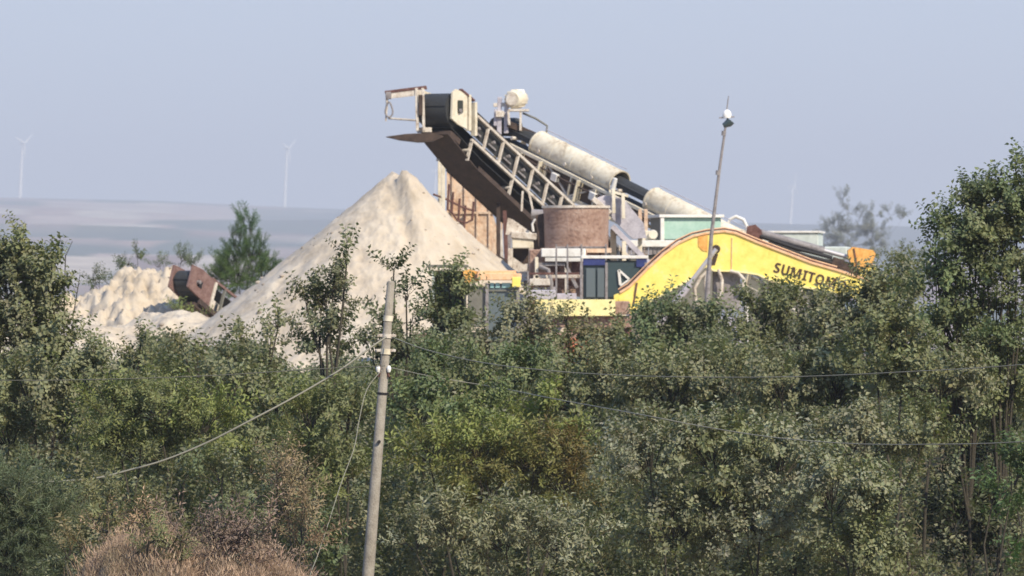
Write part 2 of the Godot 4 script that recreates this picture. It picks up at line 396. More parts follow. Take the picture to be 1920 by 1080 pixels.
func thing(called: String, label: String, category: String, at: Vector3, group := "") -> Node3D:
	var o := Node3D.new()
	o.name = numbered(called)
	o.position = at
	add_child(o, true)
	tag(o, label, category, group)
	return o

func part(root: Node3D, called: String, b: B, m: Material, label := "") -> MeshInstance3D:
	var o := MeshInstance3D.new()
	o.name = called
	o.mesh = b.done()
	o.material_override = m
	root.add_child(o, true)
	if label: o.set_meta("label", label)
	return o

func solo(called: String, b: B, m: Material, label: String, category: String, group := "", kind := "") -> MeshInstance3D:
	var o := MeshInstance3D.new()
	o.name = numbered(called)
	o.position = b.off
	o.mesh = b.done()
	o.material_override = m
	add_child(o, true)
	tag(o, label, category, group, kind)
	return o

func nb(root: Node3D) -> B:
	return B.new(root.position)

# ---------------------------------------------------------------- materials
func tex(seed_: int, f1: float, f2: float, w2: float, cols: Array, contrast := 1.6) -> Array:
	var n := 256
	var a := FastNoiseLite.new()
	a.seed = seed_; a.frequency = f1; a.fractal_octaves = 4
	var c := FastNoiseLite.new()
	c.seed = seed_ + 91; c.frequency = f2; c.fractal_octaves = 3
	var da := a.get_seamless_image(n, n).get_data()
	var dc := c.get_seamless_image(n, n).get_data()
	var out := PackedByteArray()
	out.resize(n * n * 3)
	var hgt := PackedByteArray()
	hgt.resize(n * n)
	var m := cols.size() - 1
	for i in n * n:
		var t := clampf(((da[i] * (1.0 - w2) + dc[i] * w2) / 255.0 - 0.5) * contrast + 0.5, 0.0, 0.999)
		var k := int(t * m)
		var q: Color = cols[k].lerp(cols[k + 1], t * m - k)
		out[i * 3] = int(q.r * 255); out[i * 3 + 1] = int(q.g * 255); out[i * 3 + 2] = int(q.b * 255)
		hgt[i] = int(t * 255)
	return [Image.create_from_data(n, n, false, Image.FORMAT_RGB8, out), Image.create_from_data(n, n, false, Image.FORMAT_L8, hgt)]

func surf(key: String, seed_: int, f1: float, f2: float, w2: float, cols: Array, per_m: float, rough: float, metal := 0.0, bump := 0.0) -> StandardMaterial3D:
	var m := StandardMaterial3D.new()
	var im := tex(seed_, f1, f2, w2, cols)
	m.albedo_texture = ImageTexture.create_from_image(im[0])
	if bump > 0.0:
		var nm: Image = im[1].duplicate()
		nm.convert(Image.FORMAT_RGBA8)
		nm.bump_map_to_normal_map(bump)
		m.normal_enabled = true
		m.normal_texture = ImageTexture.create_from_image(nm)
	m.uv1_triplanar = true
	m.uv1_scale = Vector3.ONE * per_m
	m.roughness = rough
	m.metallic = metal
	mats[key] = m
	return m

func plain(key: String, c: Color, rough: float, metal := 0.0) -> StandardMaterial3D:
	var m := StandardMaterial3D.new()
	m.albedo_color = c
	m.roughness = rough
	m.metallic = metal
	mats[key] = m
	return m

func C(r: int, g: int, b: int) -> Color:
	return Color(r / 255.0, g / 255.0, b / 255.0)

func make_materials():
	surf("sand", 3, 0.010, 0.06, 0.45, [C(158, 144, 122), C(182, 168, 147), C(191, 179, 159), C(199, 189, 171)], 0.16, 0.95, 0.0, 5.0)
	surf("yellow", 5, 0.02, 0.09, 0.35, [C(226, 202, 94), C(236, 216, 108), C(239, 221, 116), C(234, 218, 140)], 0.5, 0.5)
	surf("pale_yellow", 6, 0.02, 0.09, 0.35, [C(230, 214, 142), C(236, 224, 160), C(234, 224, 172)], 0.6, 0.55)
	surf("orange", 7, 0.03, 0.1, 0.4, [C(204, 140, 66), C(220, 164, 82), C(226, 178, 104)], 0.9, 0.55)
	surf("rust", 8, 0.02, 0.08, 0.5, [C(112, 86, 72), C(144, 116, 100), C(158, 132, 116), C(170, 148, 134)], 0.45, 0.85, 0.0, 2.0)
	surf("rust_orange", 9, 0.02, 0.07, 0.5, [C(166, 134, 108), C(194, 164, 136), C(206, 182, 156), C(213, 194, 171)], 0.35, 0.85, 0.0, 2.0)
	surf("maroon", 10, 0.03, 0.1, 0.5, [C(72, 44, 38), C(98, 66, 58), C(120, 88, 78)], 0.7, 0.85)
	surf("pale_steel", 11, 0.02, 0.1, 0.45, [C(132, 116, 100), C(186, 174, 158), C(206, 198, 184), C(214, 208, 196)], 0.8, 0.6)
	surf("cream", 12, 0.015, 0.07, 0.4, [C(188, 176, 148), C(216, 206, 182), C(224, 216, 196)], 0.5, 0.55)
	surf("grey_steel", 13, 0.02, 0.1, 0.45, [C(98, 92, 90), C(134, 128, 126), C(156, 152, 150)], 0.7, 0.6)
	surf("lilac_steel", 14, 0.02, 0.1, 0.45, [C(150, 146, 152), C(178, 174, 180), C(192, 188, 192)], 0.7, 0.5)
	surf("dark_brown", 15, 0.02, 0.1, 0.5, [C(50, 40, 35), C(70, 56, 47), C(86, 70, 58)], 0.6, 0.9)
	surf("rubber", 16, 0.03, 0.12, 0.5, [C(34, 34, 34), C(46, 47, 46), C(58, 60, 58)], 0.8, 0.75)
	surf("mint", 17, 0.02, 0.08, 0.4, [C(148, 180, 165), C(162, 194, 178), C(176, 201, 188)], 0.5, 0.5)
	surf("olive_grey", 18, 0.02, 0.1, 0.4, [C(98, 96, 86), C(120, 118, 106)], 0.6, 0.7)
	surf("white", 19, 0.02, 0.08, 0.3, [C(206, 202, 192), C(224, 221, 212), C(230, 228, 222)], 0.6, 0.5)
	surf("blue", 20, 0.02, 0.1, 0.4, [C(42, 50, 98), C(56, 66, 122)], 0.8, 0.4)
	surf("pole", 21, 0.02, 0.14, 0.4, [C(120, 112, 100), C(146, 139, 126), C(160, 154, 142)], 0.9, 0.9, 0.0, 2.0)
	surf("roof_grey", 22, 0.02, 0.09, 0.35, [C(168, 176, 168), C(190, 198, 190), C(200, 206, 200)], 0.5, 0.6)
	surf("turbine", 23, 0.02, 0.09, 0.2, [C(232, 232, 230), C(240, 240, 238)], 0.05, 0.4)
	surf("peach", 24, 0.02, 0.1, 0.4, [C(214, 160, 112), C(228, 184, 140), C(230, 196, 160)], 0.9, 0.55)
	surf("dark_green", 25, 0.02, 0.1, 0.5, [C(36, 40, 34), C(52, 56, 46)], 0.7, 0.8)
	surf("bark", 26, 0.03, 0.14, 0.5, [C(42, 38, 30), C(60, 55, 44), C(82, 76, 62)], 1.2, 0.95)
	surf("salmon", 29, 0.03, 0.1, 0.4, [C(176, 96, 62), C(196, 118, 82), C(204, 138, 104)], 0.9, 0.7)
	surf("dusty", 31, 0.012, 0.06, 0.5, [C(150, 132, 106), C(200, 188, 162), C(216, 207, 184), C(224, 217, 198)], 0.45, 0.7)
	surf("rust_dark", 33, 0.02, 0.08, 0.5, [C(82, 60, 54), C(112, 84, 76), C(130, 104, 96), C(140, 118, 110)], 0.7, 0.85)
	plain("glass_dark", C(62, 76, 78), 0.12)
	plain("glass_blue", C(96, 106, 108), 0.2)
	plain("glass_sky_reflection", C(150, 190, 190), 0.1)  # cyan sky reflection painted into the loader pane colour
	plain("letter", C(66, 40, 26), 0.6)
	plain("cable", C(132, 129, 114), 0.8)
	plain("cable_dark", C(78, 78, 70), 0.8)
	plain("white_gloss", C(236, 234, 228), 0.25)
	plain("chrome", C(196, 192, 190), 0.3, 0.4)
	plain("black", C(26, 24, 24), 0.7)
	# foliage: vertex and copy colours are leaf colours; the hollow bush adds painted shade
	var lf := StandardMaterial3D.new()
	lf.vertex_color_use_as_albedo = true
	lf.albedo_color = Color.WHITE
	lf.roughness = 0.5
	lf.metallic_specular = 0.35
	lf.backlight_enabled = true
	lf.backlight = Color(0.74, 0.80, 0.46)
	lf.cull_mode = BaseMaterial3D.CULL_DISABLED
	mats["leaf"] = lf
	var dry := StandardMaterial3D.new()
	dry.vertex_color_use_as_albedo = true
	dry.roughness = 0.9
	dry.cull_mode = BaseMaterial3D.CULL_DISABLED
	mats["dry"] = dry
	var gm := surf("ground", 27, 0.012, 0.07, 0.5, [C(186, 182, 176), C(222, 220, 216), C(255, 255, 255)], 0.11, 0.95, 0.0, 3.0)
	gm.vertex_color_use_as_albedo = true
	gm.uv1_world_triplanar = true
	var hm := surf("hills", 28, 0.02, 0.08, 0.5, [C(190, 190, 190), C(226, 226, 226), C(255, 255, 255)], 0.002, 0.95)
	hm.vertex_color_use_as_albedo = true

# ---------------------------------------------------------------- terrain
func ss(a: float, b: float, x: float) -> float:
	return smoothstep(a, b, x)

func ridge_px(px: float) -> float:
	var k := [[-4000.0, 380.0], [-600.0, 366.0], [0.0, 370.0], [300.0, 376.0], [500.0, 386.0], [630.0, 391.0], [1200.0, 412.0], [1680.0, 424.0], [2600.0, 440.0], [6000.0, 400.0]]
	for i in k.size() - 1:
		if px <= k[i + 1][0]:
			return lerpf(k[i][1], k[i + 1][1], clampf((px - k[i][0]) / (k[i + 1][0] - k[i][0]), 0.0, 1.0))
	return 400.0

func height(x: float, z: float) -> float:
	var r := sqrt(x * x + z * z)
	var n := noise.get_noise_2d(x * 1.4, z * 1.4)
	var y := 0.6
	y = lerpf(y, -4.8, ss(14.0, 58.0, r))
	y = lerpf(y, 0.0, ss(101.0, 126.0, r))
	y = lerpf(y, -19.0, ss(195.0, 800.0, r))
	if z < 0.0:
		var bx := x + 3.6
		y += (4.42 + noise.get_noise_2d(x * 14.0 + 50.0, 9.0) * 0.5) * exp(-bx * bx / (2.0 * (1.5 if bx < 0.0 else 2.6) ** 2) - (r - 70.0) ** 2 / 44.0)
	y += n * 0.25 * ss(20.0, 60.0, r) * (1.0 - 0.7 * ss(120.0, 128.0, r) * (1.0 - ss(190.0, 260.0, r)))
	if r > 1500.0:
		var a := atan2(x, -z)
		var px := 960.0 + tan(clampf(a, -1.2, 1.2)) / S
		var top := EYE + (540.0 - ridge_px(px)) * S * 9500.0 / maxf(cos(clampf(a, -1.2, 1.2)), 0.4)
		var t := clampf((r - 2300.0) / 7200.0, 0.0, 1.0)
		y = lerpf(y, top, t)
		y += noise.get_noise_2d(x * 0.02 + 70.0, z * 0.02) * 16.0 * ss(2300.0, 4500.0, r) * (1.0 - ss(7600.0, 9300.0, r))
		if r > 9600.0:
			y = lerpf(top, top * 0.35, ss(9600.0, 14000.0, r))
	return y

func field_color(x: float, z: float, r: float) -> Color:
	if r < 1000.0:
		var soil := Color(0.26, 0.20, 0.12)
		var yard := Color(0.46, 0.39, 0.29)
		var grass := Color(0.15, 0.14, 0.07)
		var n := noise.get_noise_2d(x * 2.0 + 300.0, z * 2.0)
		var c := soil.lerp(grass, clampf(0.5 + n, 0.0, 1.0))
		if z < 0.0:
			c = c.lerp(yard, ss(116.0, 128.0, r) * (1.0 - ss(185.0, 215.0, r)))
			c = c.lerp(Color(0.34, 0.23, 0.14), exp(-(x + 3.6) ** 2 / 16.0 - (r - 70.0) ** 2 / 60.0))
		return c
	# strips and blocks of farmland
	var a := atan2(x, -z)
	var row := floorf(log(r) * 11.0 + noise.get_noise_2d(x * 0.01, z * 0.01) * 1.4)
	var col := floorf(a * (70.0 + 60.0 * fposmod(row * 0.37, 1.0)) + sin(row * 12.9898) * 43.7)
	var h := fposmod(sin(row * 127.1 + col * 311.7) * 43758.5453, 1.0)
	var cs := [Color(0.38, 0.24, 0.18), Color(0.46, 0.34, 0.26), Color(0.24, 0.14, 0.10), Color(0.08, 0.10, 0.055), Color(0.58, 0.48, 0.36), Color(0.30, 0.21, 0.16), Color(0.13, 0.13, 0.07)]
	var q: Color = cs[int(h * 7.0) % 7]
	var wood := noise.get_noise_2d(x * 0.045 + 900.0, z * 0.045)
	if wood > 0.28: q = Color(0.05, 0.075, 0.045)
	# the right-hand hill is wooded
	var px := 960.0 + tan(clampf(a, -1.2, 1.2)) / S
	return q.lerp(Color(0.06, 0.085, 0.06), ss(470.0, 620.0, px + noise.get_noise_2d(x * 0.03, z * 0.03) * 160.0) * ss(5200.0, 6500.0, r))

func terrain(called: String, r0: float, r1: float, growth: float, m: Material):
	var angs := []
	var a := -PI
	while a < PI - 1e-4:
		angs.append(a)
		a += deg_to_rad(0.14) if absf(a) < deg_to_rad(5.2) else (deg_to_rad(0.9) if absf(a) < deg_to_rad(14.0) else deg_to_rad(6.0))
	angs.append(PI)
	var rs := []
	var r := r0
	while r < r1 * 0.999:
		rs.append(r)
		r = minf(r * growth, r1)
	rs.append(r1)
	var st := SurfaceTool.new()
	st.begin(Mesh.PRIMITIVE_TRIANGLES)
	st.set_smooth_group(1)
	for i in rs.size():
		for k in angs.size():
			var x: float = rs[i] * sin(angs[k])
			var z: float = -rs[i] * cos(angs[k])
			st.set_color(field_color(x, z, rs[i] + (0.5 if i == 0 and r0 > 900.0 else 0.0)))
			st.add_vertex(Vector3(x, height(x, z), z))
	var w := angs.size()
	for i in rs.size() - 1:
		for k in w - 1:
			var p := i * w + k
			st.add_index(p); st.add_index(p + w); st.add_index(p + w + 1)
			st.add_index(p); st.add_index(p + w + 1); st.add_index(p + 1)
	if r0 < 5.0:   # close the middle
		st.set_color(field_color(0, 0, 1))
		st.add_vertex(Vector3(0, height(0, 0), 0))
		for k in w - 1:
			st.add_index(rs.size() * w); st.add_index(k); st.add_index(k + 1)
	st.generate_normals()
	var o := MeshInstance3D.new()
	o.name = called
	o.mesh = st.commit()
	o.material_override = m
	add_child(o, true)
	o.set_meta("kind", "structure")

func sand_heap(called: String, label: String, center: Vector3, half: Vector2, cell: float, f: Callable):
	var nx := int(half.x * 2.0 / cell)
	var nz := int(half.y * 2.0 / cell)
	var st := SurfaceTool.new()
	st.begin(Mesh.PRIMITIVE_TRIANGLES)
	st.set_smooth_group(1)
	for j in nz + 1:
		for i in nx + 1:
			var x := center.x - half.x + i * cell
			var z := center.z - half.y + j * cell
			var y: float = f.call(x, z)
			st.add_vertex(Vector3(x, maxf(y, height(x, z) - 0.4), z) - center)
	for j in nz:
		for i in nx:
			var p := j * (nx + 1) + i
			st.add_index(p); st.add_index(p + 1); st.add_index(p + nx + 2)
			st.add_index(p); st.add_index(p + nx + 2); st.add_index(p + nx + 1)
	st.generate_normals()
	var o := MeshInstance3D.new()
	o.name = numbered(called)
	o.mesh = st.commit()
	o.position = center
	o.material_override = mats["sand"]
	add_child(o, true)
	tag(o, label, "sand pile")
	# loose stones lying on it
	var sf := SphereMesh.new()
	sf.radius = 0.5; sf.height = 0.8; sf.radial_segments = 6; sf.rings = 3
	var xf := []
	var cl := []
	for i in int(half.x * half.y * 22.0):
		var x := center.x + rng.randf_range(-1, 1) * half.x
		var z := center.z + rng.randf_range(-0.2, 1.0) * half.y
		var y: float = f.call(x, z)
		if y < height(x, z) + 0.1 or rng.randf() < y / 7.0: continue
		var s := 0.025 + 0.14 * pow(rng.randf(), 5.0)
		xf.append(Transform3D(Basis(Vector3.UP, rng.randf() * TAU).scaled(Vector3(s, s * 0.7, s * rng.randf_range(0.6, 1.3))), Vector3(x, y, z) - center))
		cl.append(Color(0.40, 0.34, 0.27) * rng.randf_range(0.55, 1.15))
	var st2 := multi(xf, cl, sf, mats["dry"])
	st2.name = "loose_stones"
	st2.set_meta("kind", "stuff")
	o.add_child(st2, true)

# ---------------------------------------------------------------- plants
func clump_mesh(kind: String, variant: int) -> ArrayMesh:
	var key := "%s%d" % [kind, variant]
	if clumps.has(key): return clumps[key]
	var r := RandomNumberGenerator.new()
	r.seed = 100 + variant * 7 + kind.hash() % 1000
	var n := 24; var ln := 0.058; var wd := 0.043; var tw := 0.34; var open := 0.9; var droop := 0.25
	if kind == "fine": n = 26; ln = 0.062; wd = 0.026; tw = 0.36; open = 0.8; droop = 0.1
	if kind == "feather": n = 40; ln = 0.085; wd = 0.011; tw = 0.42; open = 0.55; droop = 0.0
	if kind == "dry": n = 30; ln = 0.05; wd = 0.014; tw = 0.40; open = 0.8; droop = 0.1
	var b := B.new()
	b.tint = Color(0.6, 0.48, 0.36) if kind != "dry" else Color(0.7, 0.65, 0.6)
	var bend := Vector3(r.randf_range(-0.05, 0.05), 0, r.randf_range(-0.05, 0.05))
	b.tube([Vector3.ZERO, Vector3(0, tw * 0.5, 0) + bend * 0.5, Vector3(0, tw, 0) + bend], [0.004, 0.003, 0.001], 3, false)
	for i in n:
		var t := 0.12 + 0.9 * (i + r.randf() * 0.6) / n
		var p := Vector3(0, tw * minf(t, 1.0), 0) + bend * t
		var az := i * 2.4 + r.randf_range(-0.5, 0.5)
		var out := Vector3(cos(az), 0, sin(az))
		var d := (out * open * r.randf_range(0.7, 1.2) + Vector3.UP * r.randf_range(0.1, 0.9) - Vector3.UP * droop * r.randf_range(0, 2)).normalized()
		var st := p + d * r.randf_range(0.01, 0.03) if kind != "feather" else p
		var l := ln * r.randf_range(0.7, 1.25)
		var w := wd * r.randf_range(0.75, 1.2)
		var side := d.cross(Vector3(r.randf_range(-0.6, 0.6), 1, r.randf_range(-0.6, 0.6))).normalized()
		var nn := side.cross(d)
		var br := r.randf_range(0.8, 1.22)
		b.tint = Color(br * r.randf_range(0.92, 1.12), br, br * r.randf_range(0.8, 1.15))
		var m1 := st + d * l * 0.42 + side * w * 0.5 + nn * w * 0.16
		var m2 := st + d * l * 0.42 - side * w * 0.5 + nn * w * 0.16
		var tip := st + d * l - nn * l * 0.12
		b.tri(st, m1, tip, nn); b.tri(st, tip, m2, nn)
	clumps[key] = b.done()
	return clumps[key]

func leafarea(kind: String) -> float:
	return {"broad": 24 * 0.058 * 0.043 * 0.5, "fine": 26 * 0.062 * 0.026 * 0.5, "feather": 40 * 0.085 * 0.011 * 0.5, "dry": 30 * 0.05 * 0.014 * 0.5}[kind]

func along(dir: Vector3, spin: float, sc: float) -> Basis:
	var y := dir.normalized()
	var x := y.cross(Vector3(0.31, 0.2, 0.93)).normalized()
	var z := x.cross(y)
	return Basis(x, y, z).rotated(y, spin).scaled(Vector3.ONE * sc)

func multi(xf: Array, cols: Array, mesh: Mesh, m: Material) -> MultiMeshInstance3D:
	var mm := MultiMesh.new()
	mm.transform_format = MultiMesh.TRANSFORM_3D
	mm.use_colors = true
	mm.mesh = mesh
	mm.instance_count = xf.size()
	for i in xf.size():
		mm.set_instance_transform(i, xf[i])
		mm.set_instance_color(i, cols[i])
	var o := MultiMeshInstance3D.new()
	o.multimesh = mm
	o.material_override = m
	return o

func plant(called: String, label: String, category: String, d: float, base_px: float, blobs: Array, kind: String, tint: Color, tint2: Color, lai := 2.6, ls := 1.0, stems := 2, group := "bushes of the thicket"):
	# blobs are [px, py, rx, ry] of the crown's lobes at that distance; each becomes an ellipsoid of branchlets
	var x := (base_px - 960.0) * S * d
	var base := Vector3(x, height(x, -d) - 0.05, -d)
	var root := thing(called, label, category, base, group)
	var wood := nb(root)
	var mpp := S * d
	var xfs := [[], [], []]
	var cls := [[], [], []]
	var low := 1e9
	for q in blobs: low = minf(low, P(q[0], q[1] + q[3], d).y)
	# stems
	var forks := []
	for s in stems:
		var f := base + Vector3(rng.randf_range(-0.35, 0.35), 0, rng.randf_range(-0.3, 0.3)) * minf(stems, 3) * 0.5
		var t := Vector3(lerpf(f.x, P(blobs[s % blobs.size()][0], 0, d).x, 0.6), maxf(lerpf(base.y, low, 0.8), base.y + 0.3), -d + rng.randf_range(-0.4, 0.4))
		var r0 := clampf((low - base.y) * 0.005 + 0.012, 0.015, 0.045)
		wood.tube([f, f.lerp(t, 0.5) + Vector3(rng.randf_range(-0.12, 0.12), 0, rng.randf_range(-0.12, 0.12)), t], [r0, r0 * 0.8, r0 * 0.6], 6, false)
		forks.append([t, r0 * 0.6])
	for q in blobs:
		var c := P(q[0], q[1], d)
		var rx: float = maxf(q[2] * mpp - 0.07 * ls, q[2] * mpp * 0.5)
		var ry: float = maxf(q[3] * mpp - 0.09 * ls, q[3] * mpp * 0.5)
		var rz := maxf(minf(rx, ry), 0.6 * (rx + ry) * 0.5) * 0.95
		c.z += rng.randf_range(-0.35, 0.35) * rz
		var best: Array = forks[0]
		for f in forks:
			if f[0].distance_to(c) < best[0].distance_to(c): best = f
		var bottom := c - Vector3(0, ry * 0.7, 0)
		wood.tube([best[0], best[0].lerp(bottom, 0.55) + Vector3(rng.randf_range(-0.1, 0.1), 0.1, rng.randf_range(-0.1, 0.1)), bottom, c + Vector3(0, ry * 0.2, 0)], [best[1], best[1] * 0.7, best[1] * 0.5, 0.008], 5, false)
		var want: float = (1.85 if d < 120.0 else 1.0) * lai * PI * rx * ry / (leafarea(kind) * ls * ls)
		var nbr := maxi(4, int(want / 4.5))
		for i in nbr:
			var u := Vector3(rng.randfn(), rng.randfn() * 1.05 + 0.18, rng.randfn()).normalized()
			var reach := rng.randf_range(0.62, 1.12) if i % 7 else rng.randf_range(1.1, 1.38)
			var e := c + Vector3(u.x * rx, u.y * ry, u.z * rz) * reach
			var s0 := c + Vector3(u.x * rx * 0.25, u.y * ry * 0.25 - ry * 0.35, u.z * rz * 0.25)
			var mid := s0.lerp(e, 0.55) + Vector3(0, 0.05, 0)
			wood.tube([s0, mid, e], [0.011 * ls, 0.007 * ls, 0.003 * ls], 3, false)
			var k := maxi(2, int(round(want / nbr)))
			for j in k:
				var t := lerpf(0.42, 1.0, (j + rng.randf()) / k)
				var p := s0.lerp(mid, t / 0.55) if t < 0.55 else mid.lerp(e, (t - 0.55) / 0.45)
				var dir := (e - s0).normalized() * 0.8 + Vector3(rng.randf_range(-1, 1), rng.randf_range(-0.5, 1.1), rng.randf_range(-1, 1)) * 0.75
				var vi := rng.randi() % 3
				var patch := clampf(0.5 + noise.get_noise_3d(p.x * 9.0, p.y * 9.0, p.z * 9.0) * 1.6 + rng.randf_range(-0.25, 0.25), 0.0, 1.0)
				var col := tint.lerp(tint2, patch) * rng.randf_range(0.78, 1.25)
				xfs[vi].append(Transform3D(along(dir, rng.randf() * TAU, ls * rng.randf_range(0.62, 1.45)), p - base))
				cls[vi].append(col)
	part(root, "trunk", wood, mats["bark"])
	for vi in 3:
		if xfs[vi].is_empty(): continue
		var o := multi(xfs[vi], cls[vi], clump_mesh(kind, vi), mats["dry" if kind == "dry" else "leaf"])
		o.name = "crown"
		o.set_meta("kind", "stuff")
		root.add_child(o, true)

func stem_only(called: String, label: String, pts: Array, twigs: Array, r: float):
	var root := thing(called, label, "sapling", pts[0])
	var b := nb(root)
	b.tube(pts, [r, r * 0.8, r * 0.5], 5, false)
	part(root, "trunk", b, mats["bark"])
	for t in twigs:
		var k := nb(root)
		k.tube(t, [r * 0.5, r * 0.25], 4, false)
		part(root, "twig", k, mats["bark"])

# ---------------------------------------------------------------- machines
class Frame:
	var o: Vector3
	var t: Vector3
	var w: Vector3
	var n: Vector3
	func _init(origin: Vector3, heading: Vector2, inc: float):
		var u := Vector3(heading.x, 0, heading.y).normalized()
		o = origin
		t = u * cos(inc) - Vector3.UP * sin(inc)
		n = u * sin(inc) + Vector3.UP * cos(inc)
		w = t.cross(n).normalized()
		if w.z < 0.0: w = -w      # w points to the viewer's side
	func p(a: float, b: float, c: float) -> Vector3:
		return o + t * a + w * b + n * c
	func bs() -> Basis:
		return Basis(t, n, t.cross(n))

func wind_turbine(px: float, py_hub: float, py_base: float, d: float, yaw: float, spin: float, label: String):
	var base := P(px - 3.0, py_base + 6.0, d)
	base.y = height(base.x, base.z) - 3.0
	var hub := P(px + 2.0, py_hub, d)
	var root := thing("wind_turbine", label, "wind turbine", base, "wind turbines on the far ridge")
	var b := nb(root)
	b.tube([base, base.lerp(hub, 0.5), hub], [2.6, 2.2, 1.5], 14)
	part(root, "tower", b, mats["turbine"])
	var face := Vector3(sin(yaw), 0, cos(yaw))
	b = nb(root)
	b.box(hub + Vector3(0, 1.2, 0) - face * 2.0, Vector3(3.2, 3.4, 9.0), Basis(Vector3.UP, yaw))
	part(root, "nacelle", b, mats["turbine"])
	b = nb(root)
	var hc := hub + Vector3(0, 1.2, 0) + face * 3.6
	b.tube([hc - face * 1.2, hc + face * 0.4, hc + face * 1.6], [1.7, 1.6, 0.4], 12)
	part(root, "rotor_hub", b, mats["turbine"])
	var right := Vector3.UP.cross(face)
	for k in 3:
		var a := spin + TAU * k / 3.0
		var dir := Vector3.UP * cos(a) + right * sin(a)
		var across := face.cross(dir)
		b = nb(root)
		b.prism([hc + dir * 1.4 - across * 0.9, hc + dir * 4.0 - across * 1.7, hc + dir * 21.0 - across * 0.5, hc + dir * 22.0, hc + dir * 21.0 + across * 0.3, hc + dir * 1.4 + across * 0.9], face * 0.7)
		part(root, "blade", b, mats["turbine"])

func conveyor_head(root: Node3D, f: Frame, width: float, r: float, metal: String, drum: String):
	var hw := width * 0.5
	var b := nb(root)
	var pts := [f.p(0, -hw + 0.03, 0), f.p(0, hw - 0.03, 0)]
	b.tube(pts, [r, r], 28)
	var dr := part(root, "head_drum", b, mats[drum])
	b = nb(root)
	b.tube([f.p(0, -hw - 0.16, 0), f.p(0, hw + 0.16, 0)], [0.05, 0.05], 10)
	part(dr, "axle", b, mats["grey_steel"])

